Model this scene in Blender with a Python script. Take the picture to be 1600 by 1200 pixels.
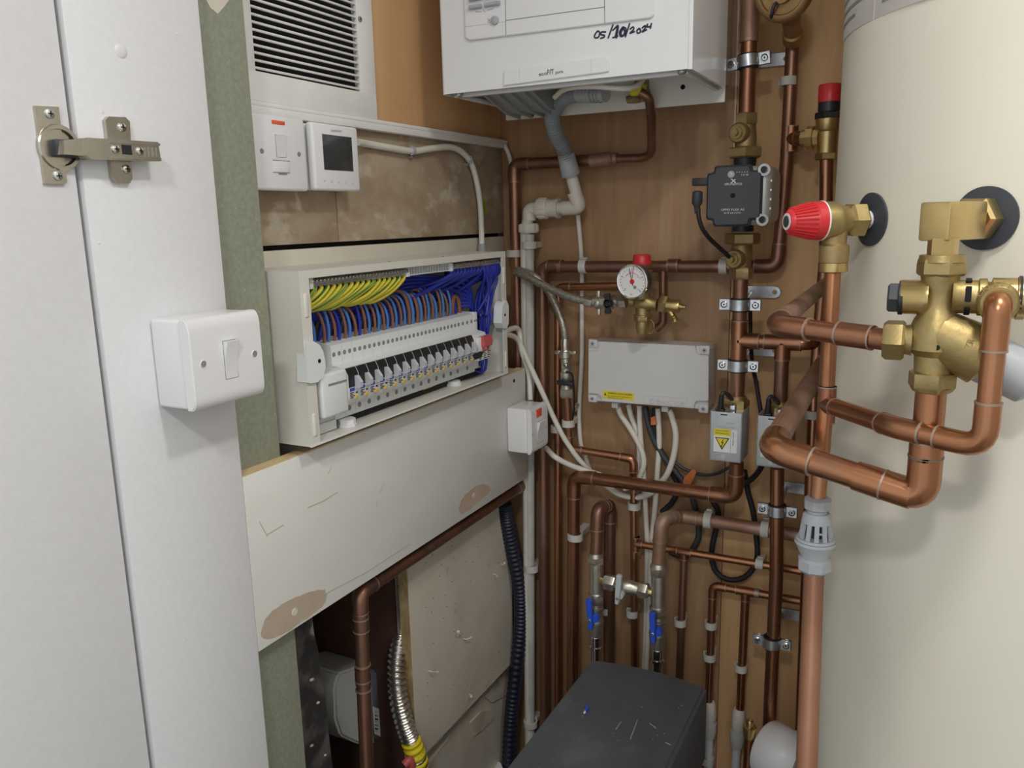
import bpy, bmesh, math, random
from mathutils import Vector, Matrix
random.seed(7)
S = bpy.context.scene
for o in list(bpy.data.objects): bpy.data.objects.remove(o)
PI = math.pi
V = Vector

# ------------------------------------------------------------------ camera
CAM = V((0.75, -1.42, 1.55))
YAW, PITCH, ROLL, FPX = 0.480103, 0.200732, -0.022996, 1270.4
fw = V((-math.sin(YAW)*math.cos(PITCH), math.cos(YAW)*math.cos(PITCH), -math.sin(PITCH)))
r0 = V((math.cos(YAW), math.sin(YAW), 0)); u0 = r0.cross(fw)
rt = r0*math.cos(ROLL)+u0*math.sin(ROLL); up = -r0*math.sin(ROLL)+u0*math.cos(ROLL)
cd = bpy.data.cameras.new('camera'); cam = bpy.data.objects.new('camera', cd); S.collection.objects.link(cam)
m = Matrix((rt, up, -fw)).transposed().to_4x4(); m.translation = CAM; cam.matrix_world = m
cd.sensor_fit = 'HORIZONTAL'; cd.sensor_width = 36; cd.lens = FPX/1600*36; cd.clip_start = .01
S.camera = cam
# ------------------------------------------------------------------ world, light, exposure
wd = bpy.data.worlds.new('world'); S.world = wd; wd.use_nodes = True
wd.node_tree.nodes['Background'].inputs[0].default_value = (0.92, 0.965, 1.0, 1)
wd.node_tree.nodes['Background'].inputs[1].default_value = 0.95
ld = bpy.data.lights.new('downlight_lamp', 'AREA'); ld.shape = 'DISK'; ld.size = .16; ld.energy = 6.5; ld.color = (1, .98, .95)
lo = bpy.data.objects.new('downlight_lamp', ld); S.collection.objects.link(lo); lo.location = (1.0, -.98, 2.375)
ld2 = bpy.data.lights.new('room_lamp', 'AREA'); ld2.shape = 'DISK'; ld2.size = .18; ld2.energy = 11; ld2.color = (1, .985, .96)
lo2 = bpy.data.objects.new('room_lamp', ld2); S.collection.objects.link(lo2); lo2.location = (.78, -1.95, 2.375)
S.view_settings.view_transform = 'Standard'; S.view_settings.look = 'None'
S.view_settings.exposure = -0.06; S.view_settings.gamma = 1; S.view_settings.use_curve_mapping = False
try: S.cycles.max_bounces = 6
except Exception: pass

# measured picture points -> points at their true distance
def ray(px, py): return fw + rt*((px-800)/FPX) - up*((py-600)/FPX)
def w(px, py, off=0.0): v = ray(px, py); return CAM + v*((-off-CAM.y)/v.y)          # on a plane parallel to the back wall
def lx(px, py, x=0.0): v = ray(px, py); return CAM + v*((x-CAM.x)/v.x)              # on a plane parallel to the left wall
def lz(px, py, z): v = ray(px, py); return CAM + v*((z-CAM.z)/v.z)
def q(px, py, d): return CAM + ray(px, py)*d
def dep(p): return (p-CAM).dot(fw)
def px2m(p, n): return n*dep(p)/FPX

# ------------------------------------------------------------------ materials
def mat(name, col, rough=.5, metal=0.0, col2=None, scale=8, stretch=(1,1,1), detail=4, lo=.4, hi=.65, bump=0, bscale=None, spec=.5, emit=None, trans=0, wave=False, col3=None, sc3=3, lo3=.55, hi3=.7, rvar=0, coat=0):
    M = bpy.data.materials.new(name); M.use_nodes = True; nt = M.node_tree; b = nt.nodes['Principled BSDF']
    b.inputs['Base Color'].default_value = (*col, 1); b.inputs['Roughness'].default_value = rough
    b.inputs['Metallic'].default_value = metal; b.inputs['Specular IOR Level'].default_value = spec
    if trans: b.inputs['Transmission Weight'].default_value = trans
    if coat: b.inputs['Coat Weight'].default_value = coat
    if emit: b.inputs['Emission Color'].default_value = (*emit[:3], 1); b.inputs['Emission Strength'].default_value = emit[3]
    tc = nt.nodes.new('ShaderNodeTexCoord'); mp = nt.nodes.new('ShaderNodeMapping')
    geo = nt.nodes.new('ShaderNodeNewGeometry')
    nt.links.new(geo.outputs['Position'], mp.inputs['Vector']); mp.inputs['Scale'].default_value = stretch
    def noise(sc, det):
        n = nt.nodes.new('ShaderNodeTexNoise'); n.inputs['Scale'].default_value = sc; n.inputs['Detail'].default_value = det
        n.inputs['Roughness'].default_value = .6
        nt.links.new(mp.outputs[0], n.inputs['Vector']); return n
    if col2:
        n = noise(scale, detail); r = nt.nodes.new('ShaderNodeMapRange')
        r.inputs[1].default_value = lo; r.inputs[2].default_value = hi
        nt.links.new(n.outputs[0], r.inputs[0])
        mx = nt.nodes.new('ShaderNodeMix'); mx.data_type = 'RGBA'
        mx.inputs[6].default_value = (*col, 1); mx.inputs[7].default_value = (*col2, 1)
        nt.links.new(r.outputs[0], mx.inputs[0]); out = mx.outputs[2]
        if col3:
            n3 = noise(sc3, 5); r3 = nt.nodes.new('ShaderNodeMapRange'); r3.inputs[1].default_value = lo3; r3.inputs[2].default_value = hi3
            nt.links.new(n3.outputs[0], r3.inputs[0]); m3 = nt.nodes.new('ShaderNodeMix'); m3.data_type = 'RGBA'
            nt.links.new(out, m3.inputs[6]); m3.inputs[7].default_value = (*col3, 1); nt.links.new(r3.outputs[0], m3.inputs[0]); out = m3.outputs[2]
        nt.links.new(out, b.inputs['Base Color'])
        if rvar:
            rr = nt.nodes.new('ShaderNodeMapRange'); rr.inputs[1].default_value = .3; rr.inputs[2].default_value = .7
            rr.inputs[3].default_value = rough-rvar; rr.inputs[4].default_value = rough+rvar
            nt.links.new(n.outputs[0], rr.inputs[0]); nt.links.new(rr.outputs[0], b.inputs['Roughness'])
    if bump:
        nb = noise(bscale or scale, 3); bp = nt.nodes.new('ShaderNodeBump'); bp.inputs['Strength'].default_value = bump; bp.inputs['Distance'].default_value = .002
        nt.links.new(nb.outputs[0], bp.inputs['Height']); nt.links.new(bp.outputs[0], b.inputs['Normal'])
    return M
MT = {}
def dm(k, *a, **kw): MT[k] = mat(k, *a, **kw)
dm('plywood', (.42,.25,.13), .6, col2=(.34,.195,.10), scale=15, stretch=(5,5,.35), detail=6, lo=.35, hi=.7, bump=.15, bscale=30, col3=(.49,.32,.175), sc3=2.2, lo3=.52, hi3=.75)
dm('plywood_bright', (.74,.46,.235), .6, col2=(.66,.38,.17), scale=6, stretch=(4,2,.5), detail=6, lo=.4, hi=.7, bump=.1, bscale=30, col3=(.50,.20,.03), sc3=6, lo3=.64, hi3=.74)
dm('plywood_right', (.66,.41,.205), .6, col2=(.56,.32,.15), scale=13, stretch=(4,4,.4), detail=6, lo=.4, hi=.7, bump=.1, bscale=30)
dm('faded_ply', (.34,.25,.165), .7, col2=(.43,.34,.24), scale=9, stretch=(1,1,1.6), detail=8, lo=.42, hi=.6, bump=.3, bscale=40, col3=(.52,.45,.35), sc3=14, lo3=.54, hi3=.66)
dm('cream_board', (.70,.66,.56), .6, col2=(.64,.59,.48), scale=5, bump=.1, bscale=40)
dm('white_paint', (.77,.77,.79), .42, col2=(.75,.75,.77), scale=120, detail=2, lo=.4, hi=.6, bump=.06, bscale=160)
dm('white_board', (.74,.73,.69), .5, col2=(.69,.68,.635), scale=6, stretch=(1,.5,1.4), lo=.4, hi=.65, bump=.15, bscale=50)
dm('old_white_board', (.67,.62,.52), .6, col2=(.58,.53,.43), scale=7, lo=.45, hi=.65, bump=.2, bscale=60, col3=(.45,.38,.29), sc3=22, lo3=.68, hi3=.76)
dm('old_plaster', (.62,.57,.48), .8, col2=(.50,.44,.35), scale=12, lo=.45, hi=.6, bump=.6, bscale=25, col3=(.28,.20,.13), sc3=8, lo3=.6, hi3=.66)
dm('bare_patch', (.50,.40,.31), .7, col2=(.46,.36,.27), scale=30, bump=.1)
dm('green_mdf', (.31,.325,.25), .75, col2=(.27,.285,.215), scale=160, detail=3, lo=.4, hi=.6, col3=(.42,.44,.31), sc3=170, lo3=.66, hi3=.72)
dm('raw_wood', (.68,.52,.30), .7, col2=(.55,.38,.19), scale=20, stretch=(2,.4,6), lo=.4, hi=.65, bump=.2)
dm('chipboard', (.47,.34,.17), .8, col2=(.33,.22,.10), scale=60, stretch=(1,1,.5), lo=.4, hi=.6, bump=.8, bscale=60)
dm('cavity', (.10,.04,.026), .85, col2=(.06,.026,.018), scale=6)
dm('tarred', (.045,.042,.042), .5, col2=(.12,.115,.115), scale=22, detail=7, lo=.48, hi=.62, bump=1.0, bscale=26, col3=(.45,.42,.38), sc3=11, lo3=.64, hi3=.68)
dm('rubble', (.12,.10,.08), .9, col2=(.06,.05,.045), scale=18, bump=1)
dm('copper', (.44,.215,.125), .31, .93, col2=(.27,.12,.07), scale=11, stretch=(1,1,.4), detail=3, lo=.32, hi=.72, rvar=.08, col3=(.34,.17,.11), sc3=9, lo3=.58, hi3=.72)
dm('copper_warm', (.52,.245,.125), .29, .93, col2=(.31,.135,.07), scale=9, stretch=(1,1,.5), detail=2, lo=.3, hi=.75, rvar=.06, col3=(.36,.21,.15), sc3=10, lo3=.58, hi3=.75)  # darker mottling is tarnish, strengthened to stand in for dark reflections
dm('copper_dark', (.34,.175,.115), .42, .85, col2=(.21,.115,.085), scale=14, stretch=(1,1,.5), detail=6, lo=.38, hi=.62, rvar=.08, col3=(.30,.22,.18), sc3=12, lo3=.58, hi3=.72)
dm('copper_dusty', (.40,.24,.17), .55, .6, col2=(.33,.18,.12), scale=14, detail=6, lo=.4, hi=.65, col3=(.50,.38,.32), sc3=10, lo3=.5, hi3=.7)
dm('copper_matte', (.30,.145,.085), .5, .4, col2=(.26,.115,.065), scale=8, stretch=(2,2,.6), lo=.4, hi=.65)
dm('solder', (.40,.31,.25), .5, .7)
dm('brass', (.43,.335,.15), .44, .85, col2=(.36,.27,.115), scale=40, lo=.4, hi=.65, rvar=.06, bump=.12, bscale=200)
dm('brass_bright', (.60,.455,.205), .3, .92, col2=(.52,.385,.165), scale=20)
dm('brass_dull', (.42,.31,.15), .5, .75, col2=(.32,.22,.10), scale=24, lo=.4, hi=.65, bump=.1, bscale=150)
dm('bronze', (.44,.28,.13), .5, .75, col2=(.36,.21,.09), scale=18, bump=.1, bscale=150)
dm('nickel', (.60,.57,.50), .35, .9, col2=(.50,.46,.39), scale=30)
dm('zinc', (.66,.69,.72), .3, .9, col2=(.50,.53,.56), scale=50)
dm('steel', (.66,.63,.58), .28, .95)
dm('chrome', (.75,.75,.74), .15, 1.0)
dm('hinge_metal', (.56,.525,.46), .24, .95, col2=(.49,.455,.39), scale=40)
dm('alu', (.62,.62,.61), .4, .55, col2=(.55,.55,.54), scale=40)
dm('braid', (.42,.39,.33), .45, .7, col2=(.27,.25,.21), scale=300, detail=1, lo=.4, hi=.6)
dm('white_plastic', (.80,.80,.81), .3, coat=.1)
dm('white_metal', (.80,.81,.82), .16, col2=(.80,.81,.81), scale=4)
dm('db_metal', (.72,.70,.63), .4, col2=(.70,.68,.61), scale=6)
dm('breaker_white', (.78,.80,.80), .4)
dm('box_grey', (.66,.65,.63), .45, bump=.1, bscale=300)
dm('pipe_white', (.72,.69,.62), .45, col2=(.65,.61,.53), scale=16)
dm('pipe_grey_white', (.55,.56,.53), .5, col2=(.47,.47,.44), scale=30, stretch=(1,1,.5), lo=.42, hi=.6)
dm('clip_white', (.62,.60,.56), .5, col2=(.55,.52,.47), scale=30)
dm('cable_white', (.74,.71,.63), .45)
dm('trunking', (.84,.83,.81), .45, col2=(.79,.775,.74), scale=12)
dm('grey_plastic', (.34,.36,.38), .5)
dm('grey_hose', (.30,.32,.34), .5)
dm('light_grey', (.42,.44,.47), .45)
dm('pale_grey', (.56,.58,.60), .45)
dm('actuator_grey', (.52,.55,.57), .5, .35, col2=(.49,.52,.54), scale=60, bump=.08, bscale=300)
dm('black_plastic', (.018,.019,.022), .38)
dm('charcoal', (.040,.044,.052), .45)
dm('black_lid', (.098,.106,.116), .5, col2=(.078,.085,.095), scale=5, lo=.4, hi=.65, bump=.08, bscale=60, col3=(.15,.155,.16), sc3=9, lo3=.56, hi3=.75)
dm('black_rubber', (.012,.012,.013), .6)
dm('void', (.006,.006,.007), .9)
dm('navy_hose', (.012,.015,.03), .4)
dm('cylinder', (.72,.69,.59), .38, col2=(.69,.66,.555), scale=3, lo=.35, hi=.7)
dm('cyl_label', (.60,.57,.54), .5)
dm('rosette', (.045,.052,.065), .55)
dm('red', (.62,.03,.035), .35)
dm('red_dull', (.55,.10,.10), .4)
dm('orange_red', (.85,.12,.04), .35)
dm('orange', (.65,.20,.05), .5)
dm('blue_plastic', (.035,.11,.70), .3)
dm('wire_blue', (.02,.035,.34), .4)
dm('wire_lightblue', (.07,.20,.50), .4)
dm('wire_brown', (.25,.105,.06), .45)
dm('wire_yellow', (.62,.55,.04), .45)
dm('wire_green', (.06,.25,.07), .45)
dm('yellow', (.80,.66,.02), .5)
dm('amber', (.70,.48,.10), .4)
dm('print_dark', (.03,.03,.04), .6)
dm('print_grey', (.25,.25,.26), .6)
dm('print_white', (.72,.74,.76), .5)
dm('print_blue', (.05,.08,.40), .5)
dm('ink', (.035,.02,.06), .5)
dm('paper', (.80,.80,.78), .6)
dm('screen', (.045,.05,.052), .2, coat=.4)
dm('lamp_white', (.9,.9,.88), .5, emit=(1,.97,.92,4))
dm('floor', (.22,.19,.16), .8, col2=(.17,.15,.13), scale=9)
dm('plaster', (.74,.73,.70), .8, col2=(.70,.69,.66), scale=5)
dm('gas_body', (.17,.20,.23), .4, col2=(.13,.15,.18), scale=12)
dm('gas_cover', (.50,.50,.47), .5)
dm('gauge_face', (.84,.84,.82), .35)
dm('lime', (.28,.36,.02), .6)

# ------------------------------------------------------------------ mesh helpers (all in world coordinates)
def BM(): return bmesh.new()
def setmi(faces, mi):
    if mi:
        for f in faces: f.material_index = mi
def frame(axis, hint=None):
    a = V(axis).normalized(); h = V(hint) if hint is not None else (V((0,0,1)) if abs(a.z) < .9 else V((1,0,0)))
    x = (h - a*h.dot(a)).normalized(); return a, x, a.cross(x)
def rbox(bm, lo, hi, bev=0.0, seg=2, mi=0):
    lo, hi = V(lo), V(hi); c = (lo+hi)/2
    return obox(bm, c, hi-lo, (V((1,0,0)), V((0,1,0)), V((0,0,1))), bev, seg, mi)
def obox(bm, c, size, axes, bev=0.0, seg=2, mi=0):
    t = bmesh.new(); bmesh.ops.create_cube(t, size=1)
    for v in t.verts: v.co = V((v.co.x*size[0], v.co.y*size[1], v.co.z*size[2]))
    if bev: bmesh.ops.bevel(t, geom=t.edges[:], offset=min(bev, min(abs(s) for s in size)*.49), segments=seg, profile=.5, affect='EDGES')
    for v in t.verts: v.co = V(c) + axes[0]*v.co.x + axes[1]*v.co.y + axes[2]*v.co.z
    merge(bm, t, mi)
def merge(bm, t, mi=0):
    mp = {v: bm.verts.new(v.co) for v in t.verts}
    for f in t.faces:
        try: nf = bm.faces.new([mp[v] for v in f.verts]); nf.material_index = mi or f.material_index
        except ValueError: pass
    t.free()
def lathe(bm, p, axis, prof, seg=20, mi=0, hint=None, a0=0.0):
    a, x, y = frame(axis, hint); rings = []; p = V(p)
    for t, r in prof:
        c = p + a*t
        if r < 1e-6: rings.append([bm.verts.new(c)])
        else: rings.append([bm.verts.new(c + (x*math.cos(a0+2*PI*i/seg)+y*math.sin(a0+2*PI*i/seg))*r) for i in range(seg)])
    fs = []
    for A, B in zip(rings, rings[1:]):
        for i in range(seg):
            j = (i+1) % seg
            if len(A) == 1 and len(B) == 1: continue
            if len(A) == 1: vs = [A[0], B[j], B[i]]
            elif len(B) == 1: vs = [A[i], A[j], B[0]]
            else: vs = [A[i], A[j], B[j], B[i]]
            fs.append(bm.faces.new(vs))
    if len(rings[0]) > 1: fs.append(bm.faces.new(rings[0][::-1]))
    if len(rings[-1]) > 1: fs.append(bm.faces.new(rings[-1]))
    setmi(fs, mi); return fs
def cyl(bm, p, q_, r, seg=18, bev=0, mi=0):
    d = V(q_)-V(p); L = d.length
    prof = [(0, r), (L, r)] if not bev else [(0, r-bev), (bev, r), (L-bev, r), (L, r-bev)]
    return lathe(bm, p, d, prof, seg, mi)
def hexnut(bm, p, axis, h, r, mi=0, a0=0.2, hint=None):
    c = h*.14
    lathe(bm, p, axis, [(0, r*.9), (c, r), (h-c, r), (h, r*.9)], 6, mi, hint, a0)
def prism(bm, pts, ext, mi=0):
    a = [bm.verts.new(V(p)) for p in pts]; b = [bm.verts.new(V(p)+V(ext)) for p in pts]; n = len(pts)
    fs = [bm.faces.new(a[::-1]), bm.faces.new(b)]
    for i in range(n): fs.append(bm.faces.new([a[i], a[(i+1) % n], b[(i+1) % n], b[i]]))
    setmi(fs, mi)
def rounded(pts, rb, n=6):
    pts = [V(p) for p in pts]; out = [pts[0]]
    for i in range(1, len(pts)-1):
        a, b, c = pts[i-1], pts[i], pts[i+1]; d1 = (a-b); d2 = (c-b)
        ang = d1.angle(d2, PI); 
        if ang > PI-.03: out.append(b); continue
        t = min(rb/math.tan(ang/2), d1.length*.48, d2.length*.48)
        p1 = b+d1.normalized()*t; p2 = b+d2.normalized()*t
        for k in range(n+1):
            s = k/n; out.append(p1*(1-s)**2 + b*2*s*(1-s) + p2*s*s)
    out.append(pts[-1]); return out
def spline(pts, n=7):
    P = [V(p) for p in pts]; P = [P[0]*2-P[1]] + P + [P[-1]*2-P[-2]]; out = []
    for i in range(1, len(P)-2):
        a, b, c, d = P[i-1], P[i], P[i+1], P[i+2]
        for k in range(n):
            t = k/n
            out.append(.5*((2*b)+(c-a)*t+(2*a-5*b+4*c-d)*t*t+(3*b-a-3*c+d)*t**3))
    out.append(P[-2]); return out
def sweep(bm, path, r, seg=14, mi=0, caps=True, stripe=None):
    path = [V(p) for p in path]; pp = [path[0]]
    for p in path[1:]:
        if (p-pp[-1]).length > 1e-5: pp.append(p)
    path = pp; n = len(path)
    tang = []
    for i in range(n):
        d = (path[min(i+1, n-1)]-path[max(i-1, 0)])
        tang.append(d.normalized())
    a, x, y = frame(tang[0]); rings = []
    for i in range(n):
        t = tang[i]; x = (x-t*x.dot(t)).normalized(); y = t.cross(x)
        rr = r(i/(n-1)) if callable(r) else r
        rings.append([bm.verts.new(path[i]+(x*math.cos(2*PI*k/seg)+y*math.sin(2*PI*k/seg))*rr) for k in range(seg)])
    fs = []
    sidx = int(abs(path[0].y)*9173) % seg
    for A, B in zip(rings, rings[1:]):
        for k in range(seg):
            f = bm.faces.new([A[k], A[(k+1) % seg], B[(k+1) % seg], B[k]]); f.material_index = mi
            if stripe and k == sidx: f.material_index = stripe
    if caps:
        setmi([bm.faces.new(rings[0][::-1]), bm.faces.new(rings[-1])], mi)
LINK = S.collection
def obj(name, bm, mats, parent=None, sharp=40):
    if not isinstance(mats, (list, tuple)): mats = [mats]
    bmesh.ops.recalc_face_normals(bm, faces=bm.faces[:])
    me = bpy.data.meshes.new(name)
    co = [v.co for v in bm.verts]
    mn = [min(c[i] for c in co) for i in range(3)]; mxx = [max(c[i] for c in co) for i in range(3)]
    base = V(((mn[0]+mxx[0])/2, (mn[1]+mxx[1])/2, mn[2]))
    for v in bm.verts: v.co -= base
    bm.to_mesh(me); bm.free()
    for mm in mats: me.materials.append(MT[mm])
    me.polygons.foreach_set('use_smooth', [True]*len(me.polygons)); me.set_sharp_from_angle(angle=math.radians(sharp))
    o = bpy.data.objects.new(name, me); LINK.objects.link(o)
    WORLD[o.name] = base
    if parent is not None: o.parent = parent; o.location = base - WORLD[parent.name]
    else: o.location = base
    return o
WORLD = {}
def tag(o, label, cat, group=None):
    o['label'] = label; o['category'] = cat
    if group: o['group'] = group
    return o
def thing(name, loc, label, cat, group=None):
    o = bpy.data.objects.new(name, None); LINK.objects.link(o); o.location = loc; o.empty_display_size = .02
    WORLD[o.name] = V(loc); return tag(o, label, cat, group)
def struct(o): o['kind'] = 'structure'; return o
def dup(root, delta, label=None):
    def cp(o, parent):
        c = o.copy(); LINK.objects.link(c)
        if parent is not None: c.parent = parent
        for ch in list(o.children): cp(ch, c)
        return c
    r = cp(root, None); r.location = root.location + V(delta); WORLD[r.name] = r.location.copy()
    if label: r['label'] = label
    return r
def text(name, s, org, xd, yd, size, m_, parent, depth=.0004, fit=None):
    """flat lettering lying on a surface; org is the lower left corner, xd the reading direction"""
    cu = bpy.data.curves.new('lettering', 'FONT'); cu.body = s; cu.size = 1; cu.resolution_u = 2
    t = bpy.data.objects.new('lettering', cu); LINK.objects.link(t)
    dg = bpy.context.evaluated_depsgraph_get(); dg.update()
    me = bpy.data.meshes.new_from_object(t.evaluated_get(dg)); bpy.data.objects.remove(t)
    xd = V(xd).normalized(); n = xd.cross(V(yd)).normalized(); yd = n.cross(xd)
    bm = BM(); bm.from_mesh(me); bpy.data.meshes.remove(me)
    wx = max(v.co.x for v in bm.verts); sx = fit/(wx*size) if fit else 1
    for v in bm.verts: v.co = V(org)+xd*(v.co.x*size*sx)+yd*(v.co.y*size)+n*depth
    for f in bm.faces: f.material_index = 0
    return obj(name, bm, m_, parent)
def wtext(name, s, p0, p1, off, hpx, m_, parent):
    """lettering between two measured points on one plane parallel to the back wall"""
    a, b = w(*p0, off), w(*p1, off); d = b-a
    return text(name, s, a, d, (0,0,1), px2m(a, hpx)/.72, m_, parent, .0006, d.length)
def ltext(name, s, p0, p1, x, hpx, m_, parent):
    a, b = lx(*p0, x), lx(*p1, x); d = b-a
    return text(name, s, a, d, (0,0,1), px2m(a, hpx)/.72, m_, parent, .0006, d.length)

# ================================================================== SETTING
XB = .075          # face of the white side panel and of the boxing board
CYC, CYR = V((.919, -.313, 0)), .2845
# back wall: two plywood sheets with a joint
bm = BM(); rbox(bm, (-.4, .018, 0), (1.3, .06, 2.4)); back = struct(obj('wall_back', bm, 'plywood'))
jx = w(1149, 200).x
bm = BM(); rbox(bm, (0.0, 0, 0), (jx-.0003, .018, 2.4), .0004); obj('plywood_panel', bm, 'plywood', back)
bm = BM(); rbox(bm, (jx+.0003, .003, 0), (1.3, .018, 2.4), .0006); obj('plywood_panel', bm, 'plywood_right', back)
bm = BM()
zz = 2.39
for i in range(40):
    z0 = w(1147, 246).z + i*.014; e = .0006+.0016*random.random()
    rbox(bm, (jx-.0022, -.0008*random.random()-.0003, z0), (jx-.0006+e, .004, z0+.0141))
o = obj('splintered_edge', bm, 'cream_board', back); o['kind'] = 'stuff'
# left wall
zt, zg1, zg0 = 1.688, lx(600, 374).z, lx(600, 381).z
zb = 1.20
bm = BM(); rbox(bm, (-.34, -.388, 0), (-.016, .06, 1.0)); rbox(bm, (-.34, -1.7, 0), (-.016, -.628, 1.0)); rbox(bm, (-.34, -1.7, 1.0), (-.016, .06, 2.4)); rbox(bm, (-.40, -.7, 0), (-.34, -.35, 1.1))
left = struct(obj('wall_left', bm, 'old_plaster'))
bm = BM(); rbox(bm, (-.016, -1.0, zt), (0, 0, 2.4), .0008); obj('plywood_panel', bm, 'plywood_bright', left)
yj = lx(527, 330).y
bm = BM(); rbox(bm, (-.016, -1.0, zg1), (-.0005, yj-.001, zt-.001), .0008); obj('faded_panel', bm, 'faded_ply', left)
bm = BM(); rbox(bm, (-.016, yj+.001, zg1), (0, 0, zt-.001), .0008); obj('faded_panel', bm, 'faded_ply', left)
bm = BM(); rbox(bm, (-.016, -1.0, zb), (0, 0, zg0), .0008); obj('backing_board', bm, 'cream_board', left)
bm = BM(); rbox(bm, (-.0155, -1.0, zg0+.0002), (-.013, 0, zg1-.0002)); obj('shadow_gap', bm, 'void', left)
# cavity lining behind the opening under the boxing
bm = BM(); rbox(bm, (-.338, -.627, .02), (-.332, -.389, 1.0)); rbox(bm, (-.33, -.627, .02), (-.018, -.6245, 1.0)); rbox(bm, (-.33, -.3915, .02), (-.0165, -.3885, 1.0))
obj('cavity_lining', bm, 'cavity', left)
# torn tarred edge of the wall to the left of the opening
bm = BM(); ys = []
prof = [(490,985),(498,1020),(500,1050),(508,1085),(512,1120),(515,1160),(520,1200)]
P2 = [lx(x, y, -.0) for x, y in prof]
pts = [V((0, -.80, P2[0].z+.12))] + [V((0, P2[0].y-.004, P2[0].z+.12))] + P2 + [V((0, P2[-1].y+.004, .3)), V((0, -.80, .3))]
prism(bm, pts, (-.0155, 0, 0)); obj('torn_lining', bm, 'tarred', left)
bm = BM()
for (x, y, s) in ((487,1062,.007),(497,1098,.006),(487,1165,.006),(508,1180,.005)):
    c = lx(x, y, .001); ax = frame((1, random.uniform(-.3,.3), random.uniform(-.3,.3)))
    obox(bm, c, (.004, s*.6, s), ax, .0015, 1)
o = obj('plaster_flake', bm, 'old_white_board', left); o['kind'] = 'stuff'
# lower plaster under the white board, with its broken edge
bm = BM()
pts = [lx(665,1200,-.004), lx(700,1155,-.004), lx(712,1120,-.004), lx(745,1100,-.004), lx(772,1060,-.004), V((-.004, 0, lx(800,1010,-.004).z)), V((-.004, 0, .3)), V((-.004, -.41, .3))]
prism(bm, pts, (-.012, 0, 0)); obj('broken_plaster', bm, 'old_white_board', left)
bm = BM(); pts = [lx(x, y, -.001) for x, y in ((735,1130),(752,1112),(768,1108),(772,1122),(756,1140),(742,1150))]
prism(bm, pts, (-.004, 0, 0)); pts = [lx(x, y, -.001) for x, y in ((752,1085),(775,1062),(792,1052),(793,1085),(770,1098))]; prism(bm, pts, (-.004, 0, 0))
obj('bare_plaster', bm, 'old_plaster', left)
# right wall, floor, ceiling
bm = BM(); rbox(bm, (1.3, -1.7, 0), (1.36, .06, 2.4)); struct(obj('wall_right', bm, 'plaster'))
bm = BM(); rbox(bm, (-.4, -3.6, -.05), (2.6, .06, 0)); struct(obj('floor', bm, 'floor'))
bm = BM(); rbox(bm, (-.4, -3.6, 2.4), (2.6, .06, 2.45)); struct(obj('ceiling', bm, 'plaster'))
# cupboard side: white panel, raw green board behind it, open door in front of it
ye = lx(365, 600, XB).y; yg = lx(437, 700, .057).y; gx0 = lx(165, 560, XB).y
bm = BM(); rbox(bm, (.0575, gx0, 0), (XB, ye, 2.4), .0008); tr1 = struct(obj('trim_1', bm, 'white_paint'))
bm = BM()
for (x, y, s) in ((189, 80, .0062),):
    lathe(bm, lx(x, y, XB), (1,0,0), [(-.001, s*1.3), (.0004, s), (.0009, s*.5), (.0009, 0)], 16)
for (x, y, s) in ((277,53,.0012),(160,175,.0016),(287,1001,.0014),(155,380,.0012)):
    lathe(bm, lx(x, y, XB), (1,0,0), [(-.001, s*1.3), (.0004, s), (.0006, 0)], 8)
o = obj('filler_bump', bm, 'white_paint', tr1); o['kind'] = 'stuff'
bm = BM(); rbox(bm, (.0, -1.1, 0), (.057, yg, 2.4), .0006); tr2 = struct(obj('trim_2', bm, 'green_mdf'))
bm = BM()
pts = [lx(x, y, .0571) for x, y in ((322,0),(362,-6),(352,8),(340,22),(328,12))]; prism(bm, pts, (.0004, 0, 0)); obj('paint_smear', bm, 'old_white_board', tr2)
bm = BM(); rbox(bm, (.052, -1.46, .01), (XB-.002, gx0-.005, 2.39), .0015); door = struct(obj('door_1', bm, 'white_paint'))

# ---------- concealed hinge
hg = thing('cabinet_hinge', lx(100, 230, XB), 'sprung steel concealed hinge joining white door to white side panel', 'hinge')
xd_ = XB-.002
def plate(pts, x, ext): # prism of measured points on the plane X=x, thickness ext back to the wall
    b = BM(); prism(b, [lx(a, c, x) for a, c in pts], (-ext, 0, 0)); return b
def screwhead(bm, c, n, r, mi=0, mi2=1):
    a, x, y = frame(n)
    lathe(bm, c, n, [(0, r), (r*.35, r*.95), (r*.5, r*.6), (r*.5, 0)], 12, mi)
    for d, e in ((x, y), (y, x)): obox(bm, V(c)+a*r*.47, (r*1.1, r*.28, r*.1), (d, e, a), 0, 1, mi2)
obj('cup_flange', plate([(54,165),(92,167),(105,285),(100,288),(70,287)], xd_+.003, .003), 'hinge_metal', hg)
bm = BM(); c = lx(90, 231, xd_); lathe(bm, c, (1,0,0), [(0, .0195), (.0035, .0195), (.0045, .0185), (.0045, .0155), (.001, .0145), (.001, 0)], 28); obj('hinge_cup', bm, 'hinge_metal', hg)
bm = BM(); rbox(bm, (xd_+.001, lx(76,231,xd_).y, lx(76,245,xd_).z), (xd_+.010, lx(112,231,xd_).y, lx(76,218,xd_).z), .002); obj('hinge_knuckle', bm, 'charcoal', hg)
bm = BM(); screwhead(bm, lx(77,178,xd_+.003), (1,0,0), .0042); screwhead(bm, lx(90,275,xd_+.003), (1,0,0), .0042); obj('screw', bm, ['zinc','black_plastic'], hg)
obj('mounting_plate', plate([(165,188),(170,182),(196,183),(203,190),(207,280),(203,286),(182,285),(176,278)], XB+.005, .005), 'hinge_metal', hg)
bm = BM()
for x, y in ((190,199),(197,264)): screwhead(bm, lx(x,y,XB+.005), (1,0,0), .0042)
obj('screw', bm, ['chrome','black_plastic'], hg)
XH = XB+.016
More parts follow.
